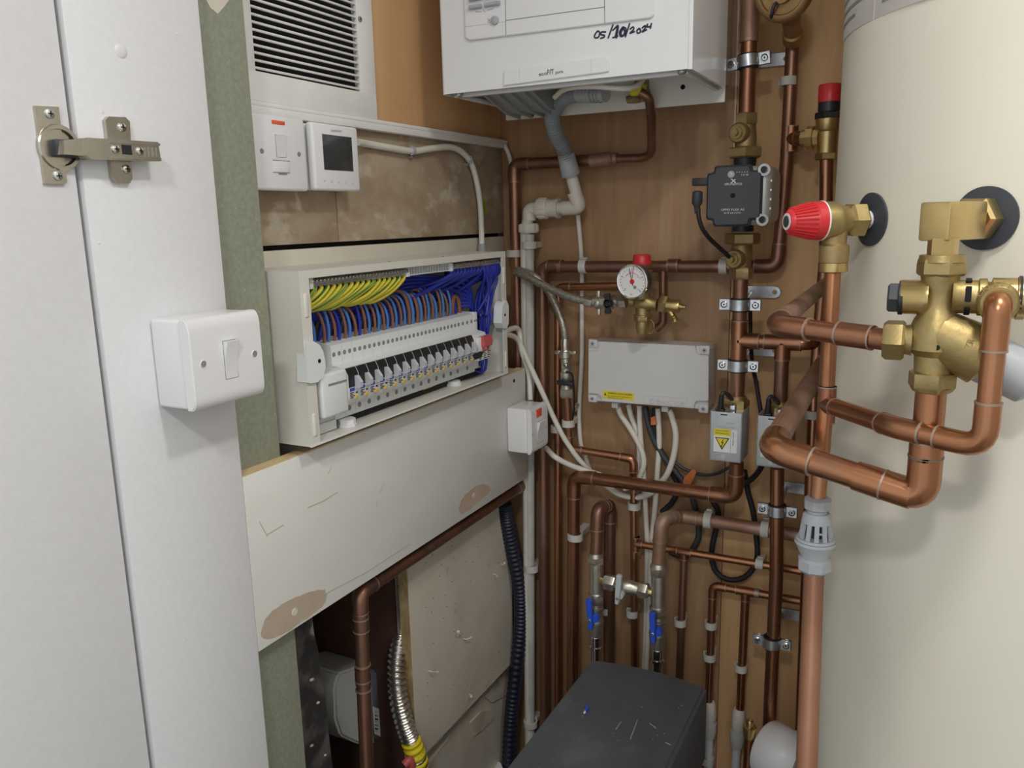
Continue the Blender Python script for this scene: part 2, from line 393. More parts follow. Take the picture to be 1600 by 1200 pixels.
obj('hinge_link', plate([(100,219),(140,215),(140,244),(100,241)], XH, .010), 'hinge_metal', hg)
arm = obj('hinge_arm', plate([(137,215),(247,222),(252,252),(143,249),(137,243)], XH+.003, .013), 'hinge_metal', hg)
obj('arm_rail', plate([(172,219.5),(250,224),(250.5,228),(172,223)], XH+.0045, .002), 'hinge_metal', arm)
obj('arm_rail', plate([(176,243.5),(252,247),(252.5,251),(176,248)], XH+.0045, .002), 'hinge_metal', arm)
obj('arm_slot', plate([(190,226),(205,227),(207,242),(192,241)], XH+.0034, .002), 'black_plastic', arm)
bm = BM()
for x, y in ((180,233),(218,236)): screwhead(bm, lx(x,y,XH+.003), (1,0,0), .0038)
obj('screw', bm, ['chrome','black_plastic'], arm)
bm = BM()
for k in range(4): prism(bm, [lx(x, y, XH+.0042) for x, y in ((227+6*k,230),(229.5+6*k,230),(231+6*k,245),(228.5+6*k,245))], (-.002,0,0))
obj('grip_rib', bm, 'hinge_metal', arm)

# ---------- boxing board under the consumer unit
yb1 = lx(823, 700, XB).y
zbt, zbb = lx(378, 745, XB).z, lx(400, 1022, XB).z
bb = thing('boxing_board', (.066, -.4, zbb), 'long white painted board boxed in under the fuse board', 'board')
bm = BM(); t = bmesh.new()
rbox(bm, (.0572, ye+.0005, zbb), (XB, yb1, zbt-.0012), .001); obj('face_board', bm, 'white_board', bb)
bm = BM(); rbox(bm, (.0573, ye+.0005, zbt-.0012), (XB-.0008, yb1, zbt+.0002)); obj('raw_top_edge', bm, 'raw_wood', bb)
bm = BM(); rbox(bm, (.001, yg+.04, zbt-.03), (.0565, yb1-.004, zbt-.001), .001); obj('top_batten', bm, 'old_plaster', bb)
def blob(pts, x, th, m_, name, par):
    P_ = [lx(a, b_, x) for a, b_ in pts]; cc = sum(P_, V())/len(P_); n = 36; out = []
    k = len(P_)
    sp = spline(P_ + [P_[0]], 5)[:-1]
    rnd = random.Random(3)
    sp = [p + (p-cc)*rnd.uniform(-.035, .035) for p in sp]
    b = BM(); prism(b, sp, (-th, 0, 0)); return obj(name, b, m_, par)
blob([(408,985),(418,962),(440,945),(470,930),(500,922),(510,926),(505,945),(485,962),(452,985),(425,998),(412,996)], XB+.0004, .001, 'bare_patch', 'unpainted_patch', bb)
blob([(716,795),(722,778),(735,766),(750,757),(764,760),(764,770),(752,780),(735,795),(722,803)], XB+.0004, .001, 'bare_patch', 'unpainted_patch', bb)
for x, y, r in ((460,956,.0052),(740,774,.0045)):
    bm = BM(); lathe(bm, lx(x,y,XB), (1,0,0), [(0,r),(.0012,r*.9),(.0012,0)], 14); obj('screw_filler', bm, 'old_white_board', bb)
bm = BM(); lathe(bm, lx(803,595,XB), (1,0,0), [(0,.0035),(.0006,.0033),(.0006,0)], 12); obj('screw_hole', bm, 'void', bb)
bm = BM()
for a in (((481,793),(505,783)),((505,783),(527,769)),((593,770),(600,755)),((418,835),(443,820)),((405,815),(418,838)),((513,740),(518,728)),((588,792),(590,780))):
    p0, p1 = lx(*a[0], XB+.0003), lx(*a[1], XB+.0003); sweep(bm, [p0, p1], .0004, 5)
obj('scratch', bm, 'bare_patch', bb)
bm = BM(); sweep(bm, [lx(505,930,XB+.0002), lx(575,893,XB+.0002), lx(640,850,XB+.0002)], .0005, 5); obj('score_line', bm, 'bare_patch', bb)

# ---------- white board under the boxing
wb_y0, wb_y1 = lx(640,960,.02).y, lx(800,1030,.02).y
zwb = (lx(660,1190,.02).z+lx(800,1030,.02).z)/2
wbt = thing('painted_board', (.01, -.2, zwb), 'old off-white painted board with bent nails under the white boxing', 'board')
bm = BM()
R_ = .05
pts = [V((.02, wb_y0, zwb)), V((.02, wb_y1, zwb)), V((.02, wb_y1+.006, zwb+.06)), V((.02, wb_y1+.008, zwb+.16)), V((.02, wb_y1+.004, zwb+.3)), V((.02, wb_y1-.008, 1.035)), V((.02, wb_y0, 1.035))]
prism(bm, pts, (-.018, 0, 0)); obj('board_face', bm, 'old_white_board', wbt)
bm = BM(); rbox(bm, (.0015, wb_y0-.0012, zwb), (.0196, wb_y0+.0003, 1.035)); obj('raw_edge', bm, 'chipboard', wbt)
for x, y, dx, dy in ((669,1048,14,2),(724,998,12,-2),(718,990,-2,-3),(771,897,6,4),(783,882,5,-2),(733,1085,3,3)):
    bm = BM(); p = lx(x,y,.0195); e = lx(x+dx,y+dy,.030); sweep(bm, [p, p+V((.007,0,0)), e], .0012, 6); lathe(bm, e, (e-p), [(0,.0026),(.001,.0026)], 8); obj('bent_nail', bm, 'old_white_board', wbt)
bm = BM()
for k in range(34):
    x, y = random.uniform(665,785), random.uniform(840,1100)
    if y > 1150-(x-680)*1.0: continue
    p = lx(x, y, .0201); rbox(bm, (p.x-.0004, p.y-.0007, p.z-.001), (p.x+.0002, p.y+.0007, p.z+.001))
obj('nail_hole', bm, 'void', wbt)

# ---------- hot water cylinder
cy = thing('hot_water_cylinder', (CYC.x, CYC.y, 0.12), 'tall cream hot water cylinder filling the right side of the cupboard', 'water cylinder')
bm = BM(); lathe(bm, V((CYC.x, CYC.y, .12)), (0,0,1), [(0, CYR-.02), (.02, CYR), (2.0, CYR), (2.06, CYR-.04), (2.08, 0)], 128); obj('casing', bm, 'cylinder', cy)
bm = BM(); lathe(bm, V((CYC.x, CYC.y, .0)), (0,0,1), [(0, CYR-.06), (.125, CYR-.06)], 48); obj('plinth', bm, 'charcoal', cy)
def cylhit(px, py, R=CYR):
    v = ray(px, py); dx, dy = CAM.x-CYC.x, CAM.y-CYC.y
    a = v.x*v.x+v.y*v.y; b_ = 2*(dx*v.x+dy*v.y); c = dx*dx+dy*dy-R*R
    t = (-b_-math.sqrt(max(0, b_*b_-4*a*c)))/2/a; p = CAM+v*t
    return p, V(((p.x-CYC.x)/R, (p.y-CYC.y)/R, 0))
def cylpatch(px0, pyb, px1, z1, name, m_, dr=.0006, n=24):
    a0 = cylhit(px0, 40)[1]; a1 = cylhit(px1, 40)[1]
    t0, t1 = math.atan2(a0.y, a0.x), math.atan2(a1.y, a1.x)
    if t0 < 0: t0 += 2*PI
    if t1 < 0: t1 += 2*PI
    b = BM(); rows = []
    for k in range(n+1):
        t = t0+(t1-t0)*k/n
        rows.append([b.verts.new(V((CYC.x+(CYR+d_)*math.cos(t), CYC.y+(CYR+d_)*math.sin(t), z))) for d_ in (dr, ) for z in (pyb, z1)])
    for A, B in zip(rows, rows[1:]): b.faces.new([A[0], B[0], B[1], A[1]])
    return obj(name, b, m_, cy), t0, t1
zl = cylhit(1362, 32)[0].z
lab, t0, t1 = cylpatch(1319.5, zl, 1363, zl+.35, 'printed_label', 'cyl_label')
cylpatch(1366, zl, 1500, zl+.35, 'printed_label', 'cyl_label')
bm = BM()
def arcstrip(bm, ta, tb, z, h, dr=.0012, n=14):
    rows = []
    for k in range(n+1):
        t = ta+(tb-ta)*k/n
        rows.append([bm.verts.new(V((CYC.x+(CYR+dr)*math.cos(t), CYC.y+(CYR+dr)*math.sin(t), zz_))) for zz_ in (z, z+h)])
    for A, B in zip(rows, rows[1:]): bm.faces.new([A[0], B[0], B[1], A[1]])
for k in range(24): arcstrip(bm, t0+.0, t0+(t1-t0)*(.62, .88, .7, .95, .82)[k % 5], zl+.014+.0115*k, .0035)
obj('fine_print', bm, 'print_grey', lab)
bm = BM()
for k in range(3):
    ta = math.atan2(*(lambda n_: (n_.y, n_.x))(cylhit(1379, 10)[1])); ta += 2*PI if ta < 0 else 0
    for j in range(9): arcstrip(bm, ta+.028*j, ta+.028*j+.021, zl+.012+.02*k, .006, n=3)
obj('bold_print', bm, 'print_grey', lab)
def rosette(px, py, r, par, label):
    p, n = cylhit(px, py); b = BM(); N = 40; a, x, y = frame(n); rings = []
    for rr, th in ((0, .004), (r*.6, .004), (r, .0025), (r, .0003)):
        if rr == 0: continue
        ring = []
        for k in range(N):
            off_ = x*math.cos(2*PI*k/N)*rr + y*math.sin(2*PI*k/N)*rr; pt = p+off_
            d = V((pt.x-CYC.x, pt.y-CYC.y, 0)).normalized(); ring.append(b.verts.new(V((CYC.x, CYC.y, pt.z))+d*(CYR+th)))
        rings.append(ring)
    for A, B in zip(rings, rings[1:]):
        for k in range(N): b.faces.new([A[k], A[(k+1) % N], B[(k+1) % N], B[k]])
    b.faces.new(rings[0])
    return obj('rubber_rosette', b, 'rosette', par), p, n
_, pT, nT = rosette(1362, 343, px2m(cylhit(1362,343)[0], 41), cy, '')
_, pM, nM = rosette(1540, 341, px2m(cylhit(1540,341)[0], 49), cy, '')

# ================================================================== VENT, SWITCHES, TRUNKING ON THE LEFT WALL
vt = thing('vent_grille', (0, -.52, 1.70), 'white louvred air vent grille above the trunking on the left wall', 'vent')
vy0, vy1 = -.66, lx(576, 100, 0).y; vz0 = lx(787,219,.016).z+.0018; vo0, vo1, voz = -.645, lx(553.5, 60, .004).y, (lx(388,114,.004).z+lx(554,140,.004).z)/2
bm = BM(); X0, X1 = .0003, .011
rbox(bm, (X0, vy0, vz0), (X1, vy1, voz), .0012); rbox(bm, (X0, vo1, voz-.001), (X1, vy1, 2.05), .0012); rbox(bm, (X0, vy0, voz-.001), (X1, vo0, 2.05), .0012); rbox(bm, (X0, vy0, 2.02), (X1, vy1, 2.05), .0012)
obj('grille_frame', bm, 'trunking', vt)
bm = BM(); rbox(bm, (.0002, vo0, voz), (.0012, vo1, 2.02)); obj('dark_duct', bm, 'void', vt)
pitch = (lx(470,0,.01).z-lx(470,128,.01).z)/11.6
first = None
for k in range(40):
    z = voz+.004+k*pitch
    if z > 2.015: break
    bm = BM(); ax = (V((.97,0,-.22)).normalized(), V((0,1,0)), V((.22,0,.97)).normalized())
    if first is None:
        obox(bm, V((.0080, (vo0+vo1)/2, z)), (.0045, vo1-vo0, .0030), ax, .0008, 1); first = obj('slat', bm, 'trunking', vt)
        zf = z; bm = None
    else:
        bm.free(); c = first.copy(); LINK.objects.link(c); c.parent = vt; c.location = first.location+V((0,0,z-zf))
bm = BM(); screwhead(bm, lx(562,30,X1), (1,0,0), .004); obj('screw', bm, ['print_grey','black_plastic'], vt)

bm = BM(); tz0, tz1 = lx(787,231,.016).z, lx(787,219,.016).z
rbox(bm, (.0005, -.75, tz0), (.014, -.003, tz1), .0015); tr = tag(obj('cable_trunking', bm, 'trunking'), 'long white plastic mini trunking running along left wall under the vent', 'trunking')
bm = BM(); rbox(bm, (.004, -.75, tz1-.004), (.0148, -.0032, tz1+.0012), .0008); obj('trunking_lid', bm, 'trunking', tr)

def yz(*pts, x): # bounds on plane X=x
    P_ = [lx(a, b, x) for a, b in pts]; return min(p.y for p in P_), max(p.y for p in P_), min(p.z for p in P_), max(p.z for p in P_)
# fused spur
XS = .034
y0 = -.685; y1 = lx(479.5, 240, XS).y; z0 = lx(478, 299, XS).z; z1 = lx(470, 185, XS).z
fs = thing('fused_spur', (0, (y0+y1)/2, z0), 'white switched fused spur with red neon, left of the room thermostat', 'switch')
bm = BM(); rbox(bm, (.0005, y0+.002, z0+.002), (.026, y1-.002, z1-.002), .004, 2); obj('back_box', bm, 'white_plastic', fs)
bm = BM(); rbox(bm, (.0255, y0, z0), (XS, y1, z1), .006, 3); obj('face_plate', bm, 'white_plastic', fs)
def lbox(p0, p1, x, th, m_, name, par, bev=.0008, sink=.002):
    a, b = lx(*p0, x), lx(*p1, x); bm = BM()
    rbox(bm, (x-sink, min(a.y,b.y), min(a.z,b.z)), (x+th, max(a.y,b.y), max(a.z,b.z)), bev); return obj(name, bm, m_, par)
lbox((424,187),(445,196), XS, .0008, 'orange_red', 'neon_indicator', fs)
def rocker(p0, p1, x, par, tilt=.0035, flip=False):
    a, b = lx(*p0, x), lx(*p1, x); ya, yb_ = min(a.y,b.y), max(a.y,b.y); za, zb_ = min(a.z,b.z), max(a.z,b.z)
    bm = BM(); t0, t1 = (tilt, .0003) if not flip else (.0003, tilt)
    prism(bm, [(x-.002, ya, za), (x+t1, ya, za), (x+.0012, ya, (za+zb_)/2), (x+t0, ya, zb_), (x-.002, ya, zb_)], (0, yb_-ya, 0)); r_ = obj('rocker', bm, 'white_plastic', par)
    bm = BM(); g = .0007; rbox(bm, (x-.001, ya-g, za-g), (x+.00015, yb_+g, zb_+g)); obj('rocker_gap', bm, 'print_grey', par); return r_
rocker((430,211),(447,246), XS, fs)
lbox((426,252),(453,270), XS, .001, 'white_plastic', 'fuse_carrier', fs, .0003)
lbox((426,250.5),(453,251.5), XS, .0004, 'print_grey', 'fuse_gap', fs, 0); lbox((426,269.5),(453,270.4), XS, .0005, 'print_grey', 'fuse_gap', fs, 0); lbox((435,271),(448,272.6), XS, .0012, 'charcoal', 'fuse_notch', fs, 0)
for x, y in ((409,236),(467,241)):
    bm = BM(); lathe(bm, lx(x,y,XS), (1,0,0), [(-.001,.0030),(.0005,.0030),(.0005,0)], 14, 0); obj('screw_hole', bm, 'print_grey', fs)
# room thermostat
XT = .036
y0 = lx(490, 240, XT).y; y1 = lx(561, 240, XT).y; z0 = lx(562, 299, XT).z; z1 = lx(556, 199, XT).z
th_ = thing('room_thermostat', (0, (y0+y1)/2, z0), 'slim white room thermostat with dark square screen', 'thermostat')
bm = BM(); rbox(bm, (.0005, y0+.001, z0+.001), (.024, y1-.001, z1-.001), .003, 2); obj('back_box', bm, 'white_plastic', th_)
bm = BM(); rbox(bm, (.0235, y0, z0), (XT, y1, z1), .004, 3); obj('casing', bm, 'white_plastic', th_)
lbox((503,209),(552,268), XT, .0006, 'screen', 'display', th_, .0004)
ltext('lettering', 'heatmiser', (517,205.5), (534,206.5), XT+.0003, 4.2, 'print_grey', th_)
for k in range(5):
    bm = BM(); p = lx(507+11*k, 283+1.0*k, XT); lathe(bm, p, (1,0,0), [(0,.0016),(.0003,.0016),(.0003,0)], 10); obj('touch_key', bm, 'pale_grey', th_)
# switch boxes
def switch_box(label, y0, y1, z0, z1, x0, xm, x1, neon=False):
    sw = thing('switch_box', (x0, (y0+y1)/2, z0), label, 'switch')
    bm = BM(); rbox(bm, (x0+.0003, y0+.0008, z0+.0008), (xm, y1-.0008, z1-.0008), .0035, 3); obj('back_box', bm, 'white_plastic', sw)
    bm = BM(); rr = (z1-z0)*.1
    N = 6; pr = [(xm+.0003, z0)]
    for k in range(N+1): t = -PI/2+PI/2*k/N; pr.append((x1-rr*.8+rr*.8*math.cos(t), z0+rr*1.5+rr*1.5*math.sin(t)))
    for k in range(N+1): t = PI/2*k/N; pr.append((x1-rr*.8+rr*.8*math.cos(t), z1-rr*1.5+rr*1.5*math.sin(t)))
    pr.append((xm+.0003, z1))
    prism(bm, [(x, y0, z) for x, z in pr], (0, y1-y0, 0))
    bmesh.ops.recalc_face_normals(bm, faces=bm.faces[:])
    bmesh.ops.bevel(bm, geom=[e for e in bm.edges if abs(e.calc_face_angle(0)) > 1.2 and abs(e.verts[0].co.y-e.verts[1].co.y) < 1e-6], offset=.0012, segments=2, affect='EDGES')
    obj('face_plate', bm, 'white_plastic', sw); return sw
xf = .129
sy0 = lx(238,560,XB).y; sy1 = lx(412,570,xf).y; sz0 = lx(310,644,xf).z; sz1 = lx(300,499,xf).z
sA = switch_box('white surface switch box with single rocker on the white side panel', sy0, sy1, sz0, sz1, XB, xf-.013, xf)
rocker((348,534),(372,588), xf, sA, .0065)
for x, y in ((318,569),(398,553)):
    bm = BM(); lathe(bm, lx(x,y,xf), (1,0,0), [(-.002,.0034),(.0004,.0034),(.0004,0)], 16); so = obj('screw_hole', bm, 'print_grey', sA)
    bm = BM(); lathe(bm, lx(x,y,xf), (1,0,0), [(-.001,.0042),(.0004,.0042),(.0007,.0038),(.0004,.0034),(-.001,.0034)], 16); obj('screw_rim', bm, 'white_plastic', sA)
xf2 = .126
sy0 = lx(791,660,XB).y; sy1 = lx(856,660,xf2).y; sz0 = lx(829,713,xf2).z; sz1 = lx(829,641,xf2).z
sB = switch_box('small white switch box with red neon on the end of the boxing board', sy0, sy1, sz0, sz1, XB, xf2-.010, xf2, True)
lbox((838,641),(846,649), xf2, .0008, 'orange_red', 'neon_indicator', sB, .0002); rocker((839,660),(849,688), xf2, sB, .007)
for x, y in ((832,679),(853,667)):
    bm = BM(); lathe(bm, lx(x,y,xf2), (1,0,0), [(-.001,.003),(.0006,.003),(.0006,0)], 12); obj('screw_hole', bm, 'pale_grey', sB)

def cable(label, pts, r, m_='cable_white', group=None, cat='cable', seg=10, name='cable'):
    group = group or {'cable_white': 'white electrical cables', 'black_rubber': 'black electrical cables', 'charcoal': 'black electrical cables'}.get(m_) if cat == 'cable' else group
    bm = BM(); sweep(bm, spline(pts), r, seg); return tag(obj(name, bm, m_), label, cat, group)
# thermostat cable with two clips and a gland
cx = .0075
tc = cable('white cable leaving the thermostat and dropping to the fuse board top', [lx(558,222,.02), lx(575,225,cx), lx(610,231,cx), lx(645,236,cx), lx(675,232,cx), lx(703,230,cx), lx(722,238,cx), lx(737,257,cx), lx(746,290,cx), lx(751,330,cx), lx(753,386,.012)], .0052)
bm = BM(); p = lx(753,384,.012); lathe(bm, p+V((0,0,.004)), (0,0,-1), [(0,.0065),(.008,.0075),(.016,.0075)], 12); obj('cable_gland', bm, 'grey_plastic', tc)
def cable_clip(p, d, label):
    c = thing('cable_clip', (p.x, p.y, p.z-.006), label, 'clip')
    a, x, y = frame(d, (1,0,0)); b = BM(); pts = []
    for k in range(9):
        t = -PI/2+PI*k/8; pts.append((math.cos(t), math.sin(t)))
    o_ = [V((.0,0,0)) + p + x*(ca*.0072) + y*(sa*.0072) for ca, sa in pts]; i_ = [p + x*(ca*.0056) + y*(sa*.0056) for ca, sa in pts[::-1]]
    prism(b, [v - a*.0035 for v in o_+i_], a*.007); obj('saddle', b, 'light_grey', c)
    b = BM(); nn = p - y*.009*(1 if y.z > 0 else -1); cyl(b, V((.0003, nn.y, nn.z)), V((.010, nn.y, nn.z)), .0022, 8); obj('nail', b, 'zinc', c)
cable_clip(lx(643,235.5,cx), lx(660,235,cx)-lx(630,234,cx), 'grey cable clip on the horizontal part of the thermostat cable')
cable_clip(lx(733,250,cx), lx(739,262,cx)-lx(727,243,cx), 'grey cable clip on the bend of the thermostat cable')
cable('thin white cable curving out of the trunking end into the corner', [V((.008,-.004,lx(787,226,.01).z)), w(790,230,.012), w(796,245,.012), w(799,262,.012), w(800,280,.010)], .0042)
bm = BM(); p = lx(757,324,0.0005); rbox(bm, (.0003, p.y-.007, p.z-.012), (.0006, p.y+.006, p.z+.012)); tag(obj('tape_scrap', bm, 'lime'), 'scrap of lime green tape stuck behind the thermostat cable', 'tape')

# ================================================================== CONSUMER UNIT
XD = .100; dy0, dy1 = lx(476,560,XD).y, lx(791,480,XD).y; dz0 = (lx(487,707,XD).z+lx(793,577,XD).z)/2; dz1 = (lx(476,421,XD).z+lx(790,394,XD).z)/2
cu = thing('consumer_unit', (.05, (dy0+dy1)/2, dz0), 'open cream metal fuse board with rows of breakers and coloured wires', 'fuse board')
T_ = .0018
bm = BM()
rbox(bm, (.0005, dy0, dz0+T_), (XD, dy0+T_, dz1-T_)); rbox(bm, (.0005, dy1-T_, dz0+T_), (XD, dy1, dz1-T_))
rbox(bm, (.0005, dy0, dz1-T_), (XD, dy1, dz1)); rbox(bm, (.0005, dy0, dz0), (XD, dy1, dz0+T_)); rbox(bm, (.0005, dy0+T_, dz0+T_), (.003, dy1-T_, dz1-T_))
obj('enclosure', bm, 'db_metal', cu)
fl = .0165
bm = BM(); rbox(bm, (XD-T_*.5, dy0-.0003, dz0-.0003), (XD+.0004, dy0+fl, dz1-.0088)); f1 = obj('front_flange', bm, 'db_metal', cu)
bm = BM(); rbox(bm, (XD-T_*.5, dy1-.014, dz0-.0003), (XD+.0004, dy1+.0003, dz1-.0088)); f2 = obj('front_flange', bm, 'db_metal', cu)
bm = BM(); rbox(bm, (XD-T_*.5, dy0-.0003, dz1-.009), (XD+.0006, dy1+.0003, dz1+.0003)); f3 = obj('top_lip', bm, 'db_metal', cu)
bm = BM(); rbox(bm, (XD-T_*.5, dy0-.0004, dz0-.0004), (XD+.0008, dy1+.0004, dz0+.0026)); obj('bottom_lip', bm, 'white_metal', cu)
for par, yy in ((f1, dy0+.0085), (f2, dy1-.007)):
    for zc in (dz1-.040, dz0+.026):
        bm = BM(); obox(bm, V((XD+.0006, yy, zc)), (.003, .0062, .028), (V((1,0,0)), V((0,1,0)), V((0,0,1))), .0029, 3); obj('pressed_lug', bm, 'db_metal', par)
bm = BM()
for x, y in ((620,408),(703,401),(773,394)):
    p = lx(x, y, XD); yy = p.y; lathe(bm, V((XD-.012, yy, dz1)), (0,0,1), [(0,.002),(.0003,.002),(.0003,0)], 10)
obj('cover_hole', bm, 'void', cu)
# knock-out ring pressed in the left side
# plastic ears that carry the cover
def ear(pts, hole, mirror=1):
    b = BM(); prism(b, [lx(x, y, XD+.004) for x, y in pts], (-.016, 0, 0)); e = obj('cover_bracket', b, 'breaker_white', cu)
    b = BM(); lathe(b, lx(*hole, XD+.004), (1,0,0), [(0,.0026),(.0004,.0026),(.0004,0)], 12); obj('bracket_hole', b, 'void', e)
ear([(479,533),(490,533),(500,539),(505,549),(508,562),(509,575),(505,588),(497,597),(486,599),(481,598)], (499,564))
ear([(785,480),(788,472),(792,470),(795,478),(795,505),(792,513),(787,513),(784,505)], (789,492))
# rail carrier
ry0, ry1 = lx(502,600,XD).y, lx(776,540,.09).y
bm = BM(); rbox(bm, (.020, ry0-.012, 1.318), (.032, ry1, 1.384), .001); obj('din_rail', bm, 'zinc', cu)
bm = BM()
prism(bm, [(.02, 0, 1.304), (.068, 0, 1.286), (.078, 0, 1.290), (.078, 0, 1.302), (.02, 0, 1.312)], (0, .062, 0))
for v in bm.verts: v.co.y += ry0-.013
prism(bm, [(.02, ry0-.013, 1.300), (.080, ry0-.013, 1.300), (.080, ry0-.013, 1.306), (.026, ry0-.013, 1.345), (.02, ry0-.013, 1.345)], (0, .003, 0))
rbox(bm, (.02, ry0-.013, 1.36), (.070, ry0-.002, 1.385), .001)
obj('breaker_carrier', bm, 'breaker_white', cu)
bm = BM(); rbox(bm, (.018, dy0+.012, dz0+.003), (.060, dy1-.03, dz0+.010), .001); obj('black_floor_strip', bm, 'black_rubber', cu)  # plain black strip along the enclosure floor
bm = BM(); lathe(bm, V((.078, lx(541,660,.078).y, dz0+.002)), (0,0,1), [(0,.014),(.003,.014),(.003,.0125),(.010,.0125),(.010,.009)], 8); obj('cable_gland', bm, 'white_plastic', cu)
bm = BM(); lathe(bm, V((.070, lx(715,600,.078).y, dz0+.002)), (0,0,1), [(0,.014),(.003,.014),(.003,.0115),(.007,.0115),(.007,0)], 20); obj('cable_gland', bm, 'white_plastic', cu)
bm = BM(); rbox(bm, (.030, ry0+.05, 1.286), (.066, ry1-.01, 1.2985), .001); obj('lower_black_strip', bm, 'black_rubber', cu)  # plain black strip just below the breaker row
# breakers
ZC = 1.344
prof = [(.030,ZC-.044),(.075,ZC-.044),(.0755,ZC-.023),(.094,ZC-.022),(.100,ZC-.014),(.100,ZC+.016),(.096,ZC+.024),(.077,ZC+.0275),(.0755,ZC+.030),(.0755,ZC+.053),(.062,ZC+.055),(.030,ZC+.057)]
def breaker(y, wdt, name, holes=2):
    bm = BM(); prism(bm, [(x, y+.0003, z) for x, z in prof], (0, wdt-.0006, 0)); b_ = obj(name, bm, 'breaker_white', cu)
    bm = BM()
    for k in range(holes):
        yy = y+wdt*(k+.5)/holes; lathe(bm, V((.0755, yy, ZC+.041)), (1,0,0), [(-.001,.0032),(.0003,.0032),(.0003,0)], 10)
    lathe(bm, V((.075, y+wdt*.4, ZC-.034)), (1,0,0), [(-.001,.0036),(.0006,.0036),(.0006,0)], 10); obj('terminal_screw', bm, 'print_grey', b_)['kind'] = 'stuff'
    return b_
by0 = lx(544,600,XD).y; pit = (lx(736,562,.1).y-lx(553.5,621,.1).y)/14
bm = BM(); rbox(bm, (.030, ry0, ZC-.030), (.1005, by0-.0006, ZC+.026), .004, 3); bl = obj('blank_module', bm, 'breaker_white', cu)
bm = BM(); rbox(bm, (.098, ry0+.012, ZC+.010), (.1012, by0-.004, ZC+.0125)); obj('clip_slot', bm, 'print_grey', bl)
bm = BM(); prism(bm, [(x, ry0+.018, z) for x, z in ((.030,ZC-.044),(.075,ZC-.044),(.075,ZC-.028),(.030,ZC-.028))], (0, by0-ry0-.019, 0)); obj('blank_foot', bm, 'breaker_white', bl)
proto = breaker(by0, pit, 'circuit_breaker')
bm = BM(); yb_ = by0
prism(bm, [(x, yb_+.0008, z) for x, z in ((.094,ZC+.000),(.1003,ZC+.000),(.1003,ZC+.0165),(.0965,ZC+.0244),(.090,ZC+.0244))], (0, pit-.0016, 0)); obj('toggle_recess', bm, 'black_plastic', proto)
bm = BM(); prism(bm, [(x, yb_+pit*.62, z) for x, z in ((.098,ZC-.004),(.1085,ZC-.001),(.1095,ZC+.006),(.1035,ZC+.014),(.098,ZC+.014))], (0, pit*.26, 0)); obj('toggle', bm, 'pale_grey', proto)
bm = BM(); rbox(bm, (.0995, yb_+pit*.12, ZC-.0052), (.1004, yb_+pit*.58, ZC-.0010)); obj('blue_mark', bm, 'print_blue', proto)
bm = BM()
for k, (a, b_) in enumerate(((.12,.5),(.12,.38),(.12,.55),(.12,.4))): rbox(bm, (.0995, yb_+pit*a, ZC-.0078-.0021*k), (.1003, yb_+pit*b_, ZC-.0066-.0021*k))
rbox(bm, (.0995, yb_+pit*.66, ZC-.0092), (.1004, yb_+pit*.84, ZC-.0072))
obj('rating_print', bm, 'print_dark', proto)
bm = BM(); rbox(bm, (.0985, yb_+pit*.50, ZC-.0160), (.1016, yb_+pit*.86, ZC-.0120), .0006); obj('test_button', bm, 'amber', proto)
def cp(o, parent, d):
    c = o.copy(); LINK.objects.link(c); c.parent = parent
    if d is not None: c.location = o.location+V(d)
    for ch in list(o.children): cp(ch, c, None)
    return c
for k in range(1, 15): cp(proto, cu, (0, pit*k, 0))
yms = by0+pit*15
ms = breaker(yms+.001, .042, 'main_switch', 3)
bm = BM(); rbox(bm, (.094, yms+.0015, ZC-.018), (.1075, yms+.0415, ZC+.020), .0012); obj('switch_nose', bm, 'breaker_white', ms)
bm = BM(); prism(bm, [(x, yms+.010, z) for x, z in ((.104,ZC+.006),(.1135,ZC+.004),(.1155,ZC+.012),(.112,ZC+.0205),(.104,ZC+.0205))], (0, .026, 0)); obj('red_toggle', bm, 'red_dull', ms)
bm = BM(); prism(bm, [(x, yms+.012+.013*k_, z) for k_ in (0,) for x, z in ((.106,ZC-.006),(.110,ZC-.004),(.1115,ZC+.006),(.106,ZC+.006))], (0, .004, 0)); prism(bm, [(x, yms+.028, z) for x, z in ((.106,ZC-.006),(.110,ZC-.004),(.1115,ZC+.006),(.106,ZC+.006))], (0, .004, 0)); obj('toggle_leg', bm, 'red_dull', ms)
bm = BM()
for k in range(5):
    for j in range(3): rbox(bm, (.107, yms+.004+.013*j, ZC-.0160+.003*k), (.1078, yms+.004+.013*j+.006*(1+((k+j) % 2)*.6), ZC-.0145+.003*k))
obj('rating_print', bm, 'print_dark', ms)
bm = BM(); prism(bm, [(x, yms-.004, z) for x, z in ((.094,ZC-.018),(.112,ZC-.012),(.117,ZC-.002),(.112,ZC-.001),(.098,ZC-.008))], (0, .005, 0)); obj('black_lever', bm, 'black_plastic', ms)
bm = BM(); rbox(bm, (.030, yms+.0435, ZC-.040), (.0755, yms+.056, ZC+.055), .001); sp_ = obj('end_module', bm, 'breaker_white', cu)
bm = BM(); 
for k in range(2): lathe(bm, V((.0755, yms+.047+.006*k, ZC+.041)), (1,0,0), [(-.001,.0022),(.0004,.0022),(.0004,0)], 10)
obj('terminal_screw', bm, 'print_grey', sp_)['kind'] = 'stuff'
